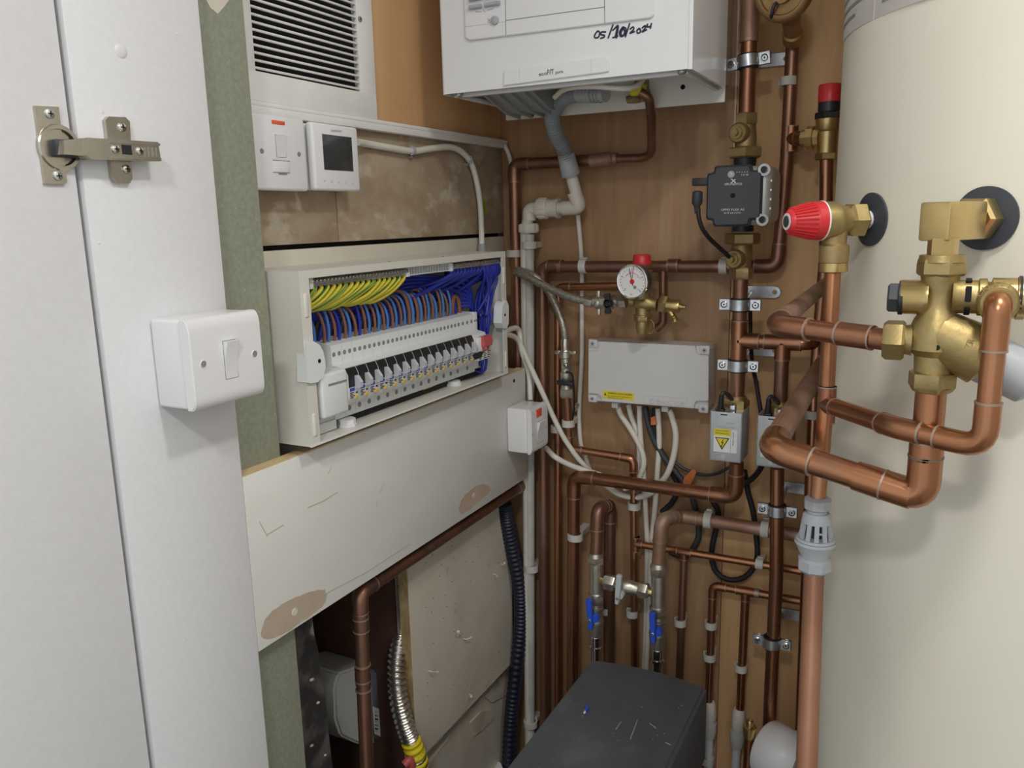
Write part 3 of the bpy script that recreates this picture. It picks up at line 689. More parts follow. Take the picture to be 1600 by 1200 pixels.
# earth bar, comb, neutral bar
eb0, eb1 = lx(482,440,.088).y, lx(634,420,.088).y; nb0, nb1 = lx(702,409,.088).y, lx(783,399,.088).y; zb_ = dz1-.016
def bar(y0, y1, name):
    b = BM(); rbox(b, (.082, y0, zb_-.0045), (.0915, y1, zb_+.0045), .001); r_ = obj(name, b, 'zinc', cu)
    b = BM(); n = int((y1-y0)/.0068)
    for k in range(n):
        yy = y0+(k+.5)*(y1-y0)/n
        lathe(b, V((.0915, yy, zb_+.0016)), (1,0,.15), [(-.001,.0027),(.0022,.0027),(.0026,.002),(.0026,0)], 9); rbox(b, (.0938, yy-.0022, zb_+.0011), (.0944, yy+.0022, zb_+.0021), 0, 1, 1)
    s_ = obj('terminal_screw', b, ['chrome','print_grey'], r_); s_['kind'] = 'stuff'
    for ye_ in (y0, y1): b = BM(); rbox(b, (.080, ye_-.0035, zb_-.007), (.093, ye_+.0035, zb_+.006), .001); obj('bar_support', b, 'breaker_white', r_)
bar(eb0, eb1, 'earth_bar'); bar(nb0, nb1, 'neutral_bar')
bm = BM(); ya, yb2 = eb1+.005, nb0-.005
rbox(bm, (.080, ya, zb_-.006), (.084, yb2, zb_+.007)); rbox(bm, (.084, ya, zb_-.006), (.090, yb2, zb_-.0045)); rbox(bm, (.084, ya, zb_+.0055), (.090, yb2, zb_+.007))
n = 15
for k in range(n+1):
    yy = ya+(yb2-ya)*k/n; rbox(bm, (.084, yy-.0008, zb_-.005), (.0895, yy+.0008, zb_+.006))
obj('bar_comb', bm, 'breaker_white', cu)
bm = BM(); rbox(bm, (.0842, ya+.001, zb_-.0044), (.0852, yb2-.001, zb_+.0054)); obj('comb_recess', bm, 'print_grey', cu)
# wires
rw = random.Random(11)
def wire(pts, r, m_, stripe=None, seg=8):
    b = BM(); sweep(b, spline(pts, 5), r, seg, 0, True, 1 if stripe else None); return obj('wire', b, [m_, stripe] if stripe else m_, cu)
ztop = ZC+.055
for k in range(15):
    yb_ = by0+pit*k
    for j, m_ in ((0, 'wire_brown'), (1, 'wire_lightblue' if k > 4 else 'wire_blue' if k % 2 else 'wire_lightblue')):
        y_ = yb_+pit*(.30+.42*j); h = .045+rw.uniform(-.005,.006); lean = -rw.uniform(.006,.012)
        if k == 14 and j == 1: m_ = 'wire_lightblue'
        wire([V((.060, y_, ztop-.004)), V((.063, y_+lean*.2, ztop+h*.40)), V((.060, y_+lean*.7, ztop+h*.85)), V((.050, y_+lean*1.3, ztop+h)), V((.038, y_+lean*1.9, ztop+h*.75)), V((.028, y_+lean*2.2, ztop+.005)), V((.022, y_+lean*2.2, ztop-.03))], .0020+.0007*(k in (9,10)), m_)
for k in range(13):
    y_ = by0+pit*(k*1.1+.1); h = .040+rw.uniform(0,.012)
    wire([V((.048, y_, ztop-.004)), V((.048, y_-.002, ztop+h*.6)), V((.034, y_-.008, ztop+h)), V((.018, y_-.012, ztop+h*.4)), V((.010, y_-.013, ztop-.02))], .0024, 'wire_blue' if k % 3 else 'wire_lightblue')
wire([V((.058, yms+.004, ztop-.004)), V((.058, yms+.007, ztop+.018)), V((.055, yms+.018, ztop+.028)), V((.055, yms+.030, ztop+.020)), V((.055, yms+.034, ztop-.004))], .0036, 'wire_brown')
wire([V((.055, yms+.016, ztop-.006)), V((.052, yms+.016, ztop+.02)), V((.046, yms+.014, ztop+.05)), V((.05, yms+.012, ztop+.075))], .0060, 'wire_blue')
# neutral wires: from the bar, fanning left behind the breaker wires and down at the right
for k in range(16):
    y_ = nb0+(nb1-nb0)*(k+.5)/16; yt = by0+pit*15*(k/16)+rw.uniform(-.01,.01)
    x_ = rw.uniform(.012,.050); d = y_-yt
    wire([V((.086, y_, zb_-.003)), V((.084, y_-.003, zb_-.015)), V((.5*(.08+x_), y_-.03-rw.uniform(0,.02), zb_-.030-rw.uniform(0,.014))), V((x_, yt+d*.45, zb_-.040-rw.uniform(0,.02))), V((x_-.004, yt+.02, zb_-.048-rw.uniform(0,.02))), V((x_, yt, ztop+.015)), V((.035, yt, ztop-.02))], .0027, 'wire_blue')
for k in range(12):
    y_ = nb1-.004-.0055*k; yo = dy1-.020-rw.uniform(0,.022)
    wire([V((.088, y_, zb_-.003)), V((.089, y_+.003, zb_-.02)), V((rw.uniform(.055,.086), (y_+yo)/2+.008, zb_-.05)), V((rw.uniform(.05,.088), yo-.002+rw.uniform(-.006,.006), zb_-.085)), V((rw.uniform(.05,.088), yo, ztop-.015)), V((rw.uniform(.05,.08), yo-.004, ZC-.02-rw.uniform(0,.03))), V((.05, yo-.03, ZC-.038))], .0026, 'wire_blue')
# big loop of blue wires sweeping along the back to the left end
for k in range(7):
    zl_ = zb_-.024-.0035*k; x_ = .060-.004*k
    wire([V((.030, dy0+.020+.004*k, ztop-.05)), V((x_-.01, dy0+.026+.003*k, zl_-.035)), V((x_, dy0+.05, zl_-.012)), V((x_+.004, dy0+.13, zl_-.006+.002*math.sin(k))), V((x_, dy0+.20+.01*k, zl_+.002)), V((x_, dy0+.27, zl_+.016-.003*k)), V((x_+.004, dy0+.36, zl_+.006)), V((x_+.006, dy0+.43, zl_-.004*k)), V((.06, dy1-.05, zl_-.030)), V((.05, dy1-.035, zl_-.07))], .0030, 'wire_blue')
for k in range(17):
    y_ = eb0+.012+(eb1-eb0-.016)*k/16; L = .020+.014*min(1, k/6)+rw.uniform(-.004,.004)
    wire([V((.086, y_, zb_-.003)), V((.087, y_-.002, zb_-.010)), V((.080, max(y_-.010-L*.35, dy0+.012), zb_-.022-rw.uniform(0,.004))), V((.066, max(y_-.024-L*.8, dy0+.010), zb_-.033-rw.uniform(0,.005))), V((.040, max(y_-.030-L*.9, dy0+.009), zb_-.030)), V((.016, max(y_-.034-L, dy0+.008), zb_-.030))], .0026, 'wire_yellow', 'wire_green')
for k in range(4):
    wire([V((.084, dy0+.014+.004*k, zb_-.004)), V((.088, dy0+.020+.003*k, zb_-.022-.002*k)), V((.078, dy0+.018+.002*k, zb_-.040-.003*k)), V((.050, dy0+.012, zb_-.056)), V((.02, dy0+.010, zb_-.060))], .0028, 'wire_yellow', 'wire_green')
bm = BM(); rbox(bm, (.003, dy0+.002, dz0+.01), (.006, dy1-.002, ZC+.02)); obj('rear_bundle', bm, 'wire_blue', cu)
wire([V((.05, yms-.02, dz0+.008)), V((.062, yms-.01, ZC-.050)), V((.05, yms+.005, ZC-.045))], .004, 'wire_blue')
wire([V((.06, yms-.11, dz0+.010)), V((.07, yms-.08, dz0+.014)), V((.068, yms-.05, dz0+.018)), V((.04, yms-.03, dz0+.02))], .003, 'wire_yellow', 'wire_green')

# ================================================================== BOILER
bx0, bx1, byf, byb = w(690,148,.32).x, w(1080,106,.32).x, -.32, -.12
bz = 1.7355
bo = thing('gas_boiler', ((bx0+bx1)/2, -.22, bz), 'white wall hung gas boiler with handwritten date, at the top of the back wall', 'boiler')
cas = None
bm = BM(); t = bmesh.new(); bmesh.ops.create_cube(t, size=1)
for v in t.verts: v.co = V(((bx0+bx1)/2+v.co.x*(bx1-bx0), (byf+byb-.0005)/2+v.co.y*(byb-.0005-byf), (bz+2.37)/2+v.co.z*(2.37-bz)))
bmesh.ops.bevel(t, geom=[e for e in t.edges if not all(v.co.z < bz+.01 for v in e.verts)], offset=.005, segments=3, affect='EDGES')
bmesh.ops.delete(t, geom=[f for f in t.faces if f.calc_center_median().z < bz+.001 or f.calc_center_median().y > byb-.001], context='FACES')
bmesh.ops.recalc_face_normals(t, faces=t.faces[:])
sol = bmesh.ops.solidify(t, geom=t.faces[:], thickness=.0025)
merge(bm, t); cas = obj('casing', bm, 'white_metal', bo)
bm = BM(); rbox(bm, (bx0+.004, byf+.004, bz+.055), (bx1-.004, byb-.001, bz+.062)); obj('inner_shelf', bm, 'grey_plastic', bo)
# hollow underside: cut by building a dark tray below is wrong, so lower skirt runs round an open recess
bm = BM(); rbox(bm, (bx0+.004, byb, w(960,174,.12).z), (bx1-.002, byb+.004, 2.36), .001); obj('rear_chassis', bm, 'db_metal', bo)
bm = BM(); rbox(bm, (bx0+.02, byb+.004, bz+.02), (bx1-.02, -.001, 2.34), .002); obj('hanging_frame', bm, 'db_metal', bo)
bm = BM(); rbox(bm, (bx0+.012, byf+.02, bz-.0035), (bx1-.012, byf+.030, bz+.004), .0012); rbox(bm, (bx0+.010, byf+.02, bz-.003), (bx0+.018, byb-.004, bz+.003), .001); rbox(bm, (bx1-.018, byf+.02, bz-.003), (bx1-.010, byb-.004, bz+.003), .001); obj('bottom_rim', bm, 'white_metal', bo)
for x in (bx0+.022, bx1-.016):
    bm = BM(); lathe(bm, V((x, byf+.014, bz+.002)), (0,0,-1), [(0,.006),(.004,.006),(.006,.004),(.006,0)], 12); obj('casing_screw', bm, 'zinc', bo)
for x, y in ((831,180),(1067,136)):
    bm = BM(); p = w(x,y,.1202); lathe(bm, p, (0,-1,0), [(0,.0038),(.0006,.0038),(.0006,0)], 12); obj('chassis_hole', bm, 'void', bo)
bm = BM(); prism(bm, [(bx0+.03, byf+.06, bz+.03), (bx0+.03, byb-.02, bz+.03), (bx0+.03, byb-.02, bz-.016), (bx0+.03, byb-.06, bz-.014), (bx0+.03, byf+.06, bz+.010)], (.085,0,0))
tray = obj('condensate_tray', bm, 'grey_plastic', bo)
for k in range(4):
    bm = BM(); prism(bm, [(bx0+.036+.022*k, byb-.014, bz+.02), (bx0+.036+.022*k, byb-.014, bz-.021), (bx0+.036+.022*k, byb-.062, bz-.018), (bx0+.036+.022*k, byf+.055, bz+.005)], (.004,0,0)); obj('tray_rib', bm, 'grey_plastic', tray)
YF = .32
def wplate(pts, off, ext, m_, name, par, bev=0):
    b = BM(); prism(b, [w(x, y, off) for x, y in pts], (0, ext, 0))
    if bev:
        bmesh.ops.recalc_face_normals(b, faces=b.faces[:]); bmesh.ops.bevel(b, geom=b.edges[:], offset=bev, segments=2, affect='EDGES')
    return obj(name, b, m_, par)
cp_ = wplate([(723,-60),(1021,-92),(1021,24),(1016,28),(734,63),(727,59)], YF+.004, .0045, 'white_plastic', 'control_panel', bo, .001)
def wline(pts, off, r, m_, name, par):
    b = BM(); sweep(b, [w(x, y, off) for x, y in pts], r, 6); return obj(name, b, m_, par)
wline([(789.5,-20),(790.5,55)], YF+.0042, .0005, 'print_grey', 'panel_seam', cp_); wline([(944,-40),(945,36)], YF+.0042, .0005, 'print_grey', 'panel_seam', cp_)
wline([(790,32),(944,11)], YF+.0042, .0005, 'print_grey', 'panel_seam', cp_); wline([(726,42),(789,34)], YF+.0042, .0003, 'pale_grey', 'panel_seam', cp_)
for p0, p1 in (((733,12),(752,9)),((757,8),(781,4)),((733,-1),(752,-4)),((757,-5),(781,-9))):
    bm = BM(); a, b_ = w(*p0, YF+.007), w(*p1, YF+.007); sweep(bm, [a, b_], .0030, 10); obj('panel_button', bm, 'light_grey', cp_)
bm = BM(); lathe(bm, w(774,32,YF+.004), (0,-1,0), [(0,.0062),(.003,.006),(.004,.0045),(.004,0)], 18); obj('reset_button', bm, 'light_grey', cp_)
bm = BM()
for (a, c) in (((762,29),(766,34)),((766,29),(762,34)),((762,35),(767,35))): sweep(bm, [w(*a, YF+.0042), w(*c, YF+.0042)], .0003, 5)
for (a, c) in (((744,19),(753,18)),((744,17),(744,19)),((761,16),(770,14)),((770,12),(770,14)),((755,15),(758,19))): sweep(bm, [w(*a, YF+.0042), w(*c, YF+.0042)], .00035, 5)
obj('panel_symbol', bm, 'print_grey', cp_)
np_ = wplate([(788,110),(946,88),(951,93),(951,112),(786,134)], YF+.003, .0035, 'white_plastic', 'name_plate', bo, .0008)
wline([(812,107),(812,130)], YF+.0031, .0003, 'pale_grey', 'plate_seam', np_); wline([(924,92),(924,116)], YF+.0031, .0003, 'pale_grey', 'plate_seam', np_)
wtext('lettering', 'eco', (842,119), (855,117.2), YF+.003, 6, 'print_dark', np_)
wtext('lettering', 'FIT', (855,117.4), (866,115.8), YF+.003, 8, 'print_dark', np_)
wtext('lettering', 'pure', (868,115.5), (880,113.8), YF+.003, 5, 'print_dark', np_)
# handwritten date 05/10/2024 in marker pen strokes
HW = [[(934,48),(929,55),(930,59),(935,58),(937,51),(934,48)],[(947,50),(940,50),(939,54),(944,55),(944,58),(938,60)],[(958,38),(950,60)],
 [(957,48),(964,42),(961,59)],[(959,46),(966,40),(963,60)],[(957,59),(966,56)],[(973,42),(968,50),(970,57),(976,54),(978,45),(973,42)],[(974,44),(970,52),(973,56),(976,50),(974,44)],[(984,36),(977,58)],
 [(984,46),(989,42),(990,46),(984,52),(992,49)],[(999,44),(995,48),(997,52),(1001,49),(999,44)],[(1003,44),(1008,40),(1008,44),(1003,50),(1011,46)],[(1012,37),(1011,42),(1017,41)],[(1018,36),(1016,45)]]
bm = BM()
for st in HW:
    sweep(bm, spline([w(x, y, YF+.0003) for x, y in st], 4), .0011, 6)
obj('handwritten_date', bm, 'ink', cas)

cable('white cable sagging under the boiler front edge to the gas valve', [w(867,152,.23), w(878,142,.25), w(897,136,.27), w(932,135,.275), w(968,138,.27), w(990,136,.255), w(1003,126,.24), w(1006,112,.23)], .0042)

# ================================================================== PIPE HELPERS
R15, R22, R28 = .0072, .0098, .0122
def pipe(label, pts, r, m_='copper', rb=None, name='copper_pipe', cat='pipe', elbows=True, coup=(), group=None, seg=18, em=None):
    rb = rb or r*1.9; pts = [V(p) for p in pts]
    group = group or ('copper pipes of the heating system' if name == 'copper_pipe' else None)
    bm = BM(); sweep(bm, rounded(pts, rb), r, seg); o = tag(obj(name, bm, m_), label, cat, group)
    em = em or m_
    if elbows:
        for i in range(1, len(pts)-1):
            a, b, c = pts[i-1], pts[i], pts[i+1]; d1, d2 = a-b, c-b; ang = d1.angle(d2)
            if ang > PI-.12: continue
            L = rb/math.tan(ang/2)+r*1.7
            p1 = b+d1.normalized()*min(L, d1.length*.8); p2 = b+d2.normalized()*min(L, d2.length*.8)
            bm = BM(); sweep(bm, rounded([p1, b, p2], rb), r*1.13, seg)
            for p, d in ((p1, d1), (p2, d2)): lathe(bm, p-d.normalized()*.0012, d, [(0, r*1.17), (.0018, r*1.17)], seg, 1)
            obj('elbow', bm, [em, 'solder'], o)
    for (p, d, L) in coup:
        d = V(d).normalized(); bm = BM(); lathe(bm, V(p)-d*L/2, d, [(0, r*1.13), (L, r*1.13)], seg)
        for s_ in (0, 1): lathe(bm, V(p)-d*(L/2-.0009*(1-2*s_))+d*(L-.0018)*s_, d, [(-.0009, r*1.17), (.0009, r*1.17)], seg, 1)
        obj('coupling', bm, [em, 'solder'], o)
    return o
def part_tube(name, pts, r, m_, par, rb=None, seg=18):
    bm = BM(); sweep(bm, rounded(pts, rb or r*1.8), r, seg); return obj(name, bm, m_, par)
def tee(par, p, d1, d2, r, m_='copper', L=2.0, name='tee'):
    """soldered tee: straight run along d1, branch along d2"""
    d1, d2 = V(d1).normalized(), V(d2).normalized(); bm = BM(); R_ = r*1.13
    lathe(bm, p-d1*r*L, d1, [(0, R_), (2*r*L, R_)], 18); lathe(bm, V(p), d2, [(0, R_), (r*L, R_)], 18)
    for c, d in ((p-d1*r*L, d1), (p+d1*(r*L-.0015), d1), (p+d2*(r*L-.0015), d2)): lathe(bm, c, d, [(0, r*1.17), (.0015, r*1.17)], 18, 1)
    return obj(name, bm, [m_, 'solder'], par)
def clip(p, d, r, label, wall=(0,1,0), depth=None, m_='clip_white', width=.013):
    """hinged plastic pipe clip: a band round the pipe with a foot on the wall"""
    d = V(d).normalized(); n = V(wall).normalized(); s = d.cross(n).normalized(); p = V(p)
    dist = depth if depth else -p.y
    c = thing('pipe_clip', p - d*width/2, label, 'pipe clip', 'white plastic pipe clips on the back wall')
    bm = BM(); out, inn = [], []
    for k in range(17):
        t = -PI*.98+PI*1.96*k/16 - PI/2 + 0
        t = PI/2 + .45 + (2*PI-.9)*k/16
        out.append(p + (s*math.cos(t)+n*math.sin(t))*r*1.36); inn.append(p + (s*math.cos(t)+n*math.sin(t))*r*1.06)
    prism(bm, [v-d*width/2 for v in out+inn[::-1]], d*width); obj('clip_band', bm, m_, c)
    ft = max(dist-r*1.1, .003)
    bm = BM(); obox(bm, p+n*(r*1.15+ft/2-.001), (r*1.5, ft, width*.9), (s, n, d), .0012, 1); obj('clip_foot', bm, m_, c)
    bm = BM(); obox(bm, p+n*r*.75+s*r*1.42, (r*.34, r*.9, width*.8), (s, n, d), .0008, 1); obj('clip_latch', bm, m_, c)
    return c
def munsen(p, r, label, plate_shift=.0, fo=None, rot=0.0):
    """zinc two-screw pipe ring with rubber lining and slotted wall plate (vertical pipe)"""
    p = V(p); c = thing('pipe_ring', p-V((0,0,.009)), label, 'pipe bracket', 'zinc pipe rings on the risers')
    h = .0085
    ca, sa = math.cos(rot), math.sin(rot)
    X_, Z_ = V((ca, 0, sa)), V((-sa, 0, ca)); Y_ = V((0,1,0))
    def ring(r0, r1, hh, a0, a1, m_, name):
        b = BM(); o_, i_ = [], []
        for k in range(15):
            t = a0+(a1-a0)*k/14; o_.append(p+(X_*math.cos(t)+Y_*math.sin(t))*r1-Z_*hh); i_.append(p+(X_*math.cos(t)+Y_*math.sin(t))*r0-Z_*hh)
        prism(b, o_+i_[::-1], Z_*2*hh); return obj(name, b, m_, c)
    ring(r*1.0, r*1.24, h*1.25, 0, 2*PI-.01, 'black_rubber', 'rubber_lining'); ring(r*1.2, r*1.38, h, PI+.25, 2*PI-.25, 'zinc', 'ring_band')
    ring(r*1.2, r*1.38, h, .25, PI-.25, 'zinc', 'ring_band')
    for s_ in (-1, 1):
        b = BM(); obox(b, p+X_*s_*(r*1.3+.0085)-Y_*.002, (.0175, .0026, .0185), (X_, Y_, Z_), .0008, 1); e = obj('ear', b, 'zinc', c)
        b = BM(); obox(b, p+X_*s_*(r*1.3+.0085)+Y_*.003, (.0175, .0026, .0185), (X_, Y_, Z_), .0008, 1); obj('ear', b, 'zinc', c)
        b = BM(); lathe(b, p+X_*s_*(r*1.3+.009)-Y_*.0033, (0,-1,0), [(0,.0058),(.0018,.0056),(.0026,.0044),(.0012,.0036),(.0012,0)], 12, 0); obox(b, p+X_*s_*(r*1.3+.009)-Y_*.0048, (.0042,.0006,.0012), (X_, Y_, Z_), 0, 1, 1); obox(b, p+X_*s_*(r*1.3+.009)-Y_*.0048, (.0012,.0006,.0042), (X_, Y_, Z_), 0, 1, 1); obj('screw', b, ['chrome','charcoal'], e)
    b = BM(); yw = -.0005; cyl(b, V((p.x, p.y+r*1.2, p.z)), V((p.x+plate_shift*.0, -.003, p.z+.012)), .004, 10); obj('stud', b, 'zinc', c)
    b = BM(); cz = p.z+.013
    pr = []; L, H = r*1.3+.022, .0095
    for cx_, a0 in ((L-H, -PI/2), (-(L-H), PI/2)):
        for k in range(7): t = a0+PI*k/6; pr.append(V((p.x+plate_shift+cx_+H*math.cos(t), yw, cz+H*math.sin(t))))
    prism(b, pr, (0, -.003, 0)); pl = obj('wall_plate', b, 'zinc', c)
    b = BM()
    for s_ in (-1, 1): lathe(b, V((p.x+plate_shift+s_*(L-H), -.0035, cz)), (0,-1,0), [(0,.004),(.0004,.004),(.0004,.0026),(.0010,.0024),(.001,0)], 12)
    obj('plate_hole', b, 'brass_dull', pl)
    return c
def nut(par, p, d, h, r, m_='brass', name='hex_nut', a0=.3):
    bm = BM(); hexnut(bm, p, d, h, r, 0, a0); return obj(name, bm, m_, par)
def lat(par, p, d, prof, m_, name, seg=22):
    bm = BM(); lathe(bm, p, d, prof, seg); return obj(name, bm, m_, par)
UP, DN, RT, LF, FR, BK = V((0,0,1)), V((0,0,-1)), V((1,0,0)), V((-1,0,0)), V((0,-1,0)), V((0,1,0))
def vert(x0, y0, x1, y1, off, off1=None): return [w(x0, y0, off), w(x1, y1, off1 if off1 is not None else off)]

# ================================================================== PIPES ON THE BACK WALL
# gas pipe from boiler down the corner and along under the boxing
gx = w(812, 262, .035)
zc = w(812, 256, .035).z
GYA, GYB = lx(562,925,.05), lx(573,1195,.05); GYA.y += (GYB.y-GYA.y)*(GYA.z-1.03)/(GYA.z-GYB.z); GYA.z = 1.03
def gpz(y): z = lx(566,y,.05).z; return V((.05, GYA.y+(GYB.y-GYA.y)*(GYA.z-z)/(GYA.z-GYB.z), z))
p1 = pipe('dark copper gas pipe running down the left corner and under the boxing board', [w(952,249,.035), w(803,257,.035), V((w(803,300,.035).x, -.035, 1.03)), V((.050, -.035, 1.03)), V((.050, GYA.y, 1.03)), V((.050, GYA.y+(GYB.y-GYA.y)*(1.03-.3)/(GYA.z-GYB.z), .3))], .0105, 'copper_dark', rb=.014)
lat(p1, w(965,247.5,.035), w(945,249.5,.035)-w(965,247.5,.035), [(0,.0095),(.006,.0118),(.010,.0095),(.014,.0128),(.05,.0115)], 'copper_dusty', 'reducer')
for y in (965,985,1040,1065,1080):
    lat(p1, gpz(y), UP, [(0,.0122),(.002,.0122)], 'solder', 'solder_ring')
lat(p1, gpz(1058), UP, [(-.012,.0118),(.014,.0118)], 'copper_dark', 'coupling'); lat(p1, gpz(970), UP, [(-.012,.0118),(.016,.0118)], 'copper_dark', 'coupling')
gz = w(1003,140,.13)
pg = pipe('slim copper gas tail bending down from the boiler gas valve', [w(1000,144,.150), w(1014,152,.145), w(1018,185,.115), w(1018,246,.040), w(963,248,.035)], .0072, 'copper_dark', rb=.032, elbows=False)
gv = thing('boiler_gas_valve', w(995,150,.14), 'yellow and brass gas valve under the right of the boiler', 'valve')
bm = BM(); rbox(bm, w(983,150,.15), w(1003,128,.15)+V((0,.03,0)), .003); obj('yellow_lever', bm, 'yellow', gv)
lat(gv, w(1003,122,.12), DN, [(0,.012),(.018,.012),(.018,.014),(.03,.014),(.03,.009),(.036,.008)], 'brass_dull', 'valve_body'); nut(gv, w(990,150,.135), DN, .010, .013, 'brass_dull')
# boiler condensate: grey ribbed hose, cuff, white overflow pipe
hp = rounded([w(938,146,.20), w(905,146,.19), w(877,152,.17), w(861,176,.15), w(866,205,.12), w(880,230,.095), w(886,246,.08)], .03, 8)
hs = tag(obj('condensate_hose', (lambda b: (sweep(b, spline([w(940,147,.20), w(905,146,.185), w(878,155,.16), w(863,180,.14), w(868,208,.11), w(880,232,.085), w(888,252,.07)], 52), lambda t: .0113+.0021*math.sin(t*2*PI*40), 14), b)[1])(BM()), 'grey_hose'), 'grey ribbed condensate hose looping from under the boiler', 'hose')
lat(hs, w(905,146,.185), w(940,147,.20)-w(905,146,.185), [(0,.0135),(.03,.0135),(.03,.0115),(.055,.0115),(.055,0)], 'light_grey', 'hose_cuff')
a, b_ = w(884,240,.074), w(892,273,.060); lat(hs, a, b_-a, [(0,.0150),((b_-a).length*.6,.0160),((b_-a).length*.95,.0172),((b_-a).length,.0160)], 'light_grey', 'hose_cuff')
ov = pipe('white plastic overflow pipe with compression elbows dropping down the corner', [w(891,268,.060), w(906,324,.045), w(828,327,.040), V((w(826,600,.040).x, -.040, w(828,360,.040).z)), V((w(828,1180,.040).x, -.040, .42))], .0106, 'pipe_white', rb=.010, name='overflow_pipe', elbows=False)
ov.data.materials.clear(); ov.data.materials.append(MT['pipe_white'])
a, b_, c_ = w(897,300,.050), w(906,324,.045), w(880,325.5,.043)
bm = BM(); sweep(bm, rounded([a, b_, c_], .008), .0128, 18); obj('elbow', bm, 'pipe_white', ov)
bm = BM(); sweep(bm, rounded([w(846,326,.04), w(826,327,.04), w(827,345,.04)], .012), .0124, 18); obj('elbow', bm, 'pipe_white', ov)
def ribbed(par, p, d, L, r, m_, name, n=12):
    bm = BM(); lathe(bm, p, d, [(0,r*.93),(.002,r),(L-.002,r),(L,r*.93)], 20)
    a, x, y = frame(d)
    for k in range(n):
        t = 2*PI*k/n; u = x*math.cos(t)+y*math.sin(t); obox(bm, V(p)+a*L/2+u*r, (L*.8, r*.22, r*.1), (a, a.cross(u), u), .0004, 1)
    return obj(name, bm, m_, par)
a, b_ = w(840,326,.04), w(857,325.5,.04); ribbed(ov, a, b_-a, (b_-a).length, .0182, 'pipe_white', 'compression_nut')
a, b_ = w(857,325.5,.04), w(874,325.5,.04); lat(ov, a, b_-a, [(0,.0160),((b_-a).length*.8,.0165),((b_-a).length*.8,.0182),((b_-a).length,.0182)], 'pipe_white', 'coupling_socket')
ribbed(ov, w(826,364,.04), UP, .0170, .0178, 'pipe_white', 'compression_nut')
bm = BM(); cyl(bm, w(826,366,.04), V((w(828,1180,.040).x, -.040, .42)), .0104, 18); obj('galvanised_drop', bm, 'pipe_grey_white', ov)
for (x, y, l) in ((827,383,'uppermost white clip on the overflow pipe beside the fuse board'),(830,887,'white clip halfway down the overflow pipe'),(829,1130,'lowest white clip on the overflow pipe')):
    clip(w(x,y,.040), UP, .0108, l)
clip(w(803,396,.035), UP, .0108, 'white clip holding the corner gas pipe beside the fuse board')

# horizontal return with two drops: P3
XR = .035
hr = pipe('brown copper pipe crossing behind the pump and dropping down at the left', [V((w(851,1115,XR).x, -XR, .45)), V((w(851,700,XR).x, -XR, w(852,417,XR).z)), w(1215,416,XR), w(1229,250,XR), w(1240,40,XR)], R22*1.05, 'copper_dark', em='copper_dark', coup=((w(868,416,XR), RT, .03),(w(1053,415,XR), RT, .02)))
p_ = w(1236,217,XR); tee(hr, p_, UP, w(1262,216,XR+.03)-p_, R22, 'copper')
bt = p_; part_tube('branch', [p_, w(1262,216,XR+.035)], R22, 'copper', hr)
part_tube('branch', [w(1036,417,XR), w(1036,505,XR), w(1025,514,XR)], R15, 'copper_dark', hr)
clip(w(912,416,XR), RT, R22, 'white clip on the brown horizontal pipe left of the pressure gauge'); clip(w(1131,416,XR), RT, R22, 'white clip on the brown horizontal pipe below the pump'); clip(w(1232,127,XR), UP, R22, 'white clip below the round brass strainer')
# second 15 mm drop
pipe('bright slim copper pipe descending just left of the filling valve', [w(990,446,.030), w(872,449,.030), V((w(871,1090,.030).x, -.030, .47))], R15, 'copper_warm')
# drop with filling valve and small elbow run
cv = pipe('thin copper pipe stepping right below the filling valve and dropping behind the long pipe', [w(886,620,.055), w(890,701,.045), w(990,717,.035), w(992,1040,.035)], R15, 'copper', coup=((w(991,760,.035), UP, .02),))
tee(cv, w(993,850,.035), UP, w(1010,852,.035)-w(993,850,.035), R15, 'copper')
clip(w(888,661,.047), UP, .0090, 'white clip below the black filling valve lever'); clip(w(991,790,.035), UP, R15*1.25, 'white ribbed clip on the thin pipe under the long pipe')
clip(w(868,670,.030), UP, R15, 'white clip beside the switch box with the red neon')
# cross-branch P8 and its drop
p8 = pipe('thin bright copper branch running right at knee height behind the valves', [w(996,850,.035), w(1262,894,.035)], R15*.95, 'copper_warm')
tee(p8, w(1069,863,.035), w(1262,894,.035)-w(996,850,.035), DN, R15*.95, 'copper')
pipe('thin dark copper drop behind the right blue valve', [w(1069,866,.035), w(1060,1090,.035)], R15*.95, 'copper_dark', name='copper_pipe')
clip(w(1063,972,.035), UP, R15*1.15, 'open white clip right of the right blue valve'); clip(w(1187,881,.035), RT, R15, 'white clip on the thin bright branch left of the riser')
# P5 long pipe
p5 = pipe('long brown copper pipe sloping from the left drop to the left motorised valve', [V((w(893,1095,.060).x, -.060, .46)), V((w(897,760,.060).x, -.060, w(900,744,.060).z)), w(1149,777,.085), w(1151,722,.090)], .0118, 'copper', em='copper', rb=.024)
clip(w(899,838,.060), UP, .0115, 'white clip on the copper drop left of the left blue valve')
# P7 horizontal to the right and down to the right blue valve
p7 = pipe('dusty copper pipe bending forward to the right blue valve', [w(1265,839,.045), w(1062,806,.045), w(1034,812,.100), w(1028,890,.100)], .0115, 'copper_dusty', rb=.018)
clip(w(1107,812,.045), RT, .0115, 'white clip on the dusty pipe right of the right blue valve'); clip(w(1196,826,.045), RT, .0115, 'white clip on the dusty pipe beside the riser')
# P6
p6 = pipe('dark copper pipe bending forward to the left blue valve', [V((w(951,1000,.035).x, -.035, .5)), V((w(953,800,.035).x, -.035, w(953,789,.035).z)), w(934,795,.095), w(931,872,.100)], .0112, 'copper_dark', rb=.018)
clip(w(945,952,.035), UP, .0110, 'white clip behind the grey bypass lever'); clip(w(988,958,.035), UP, .0085, 'open white clip to the right of the bypass lever')
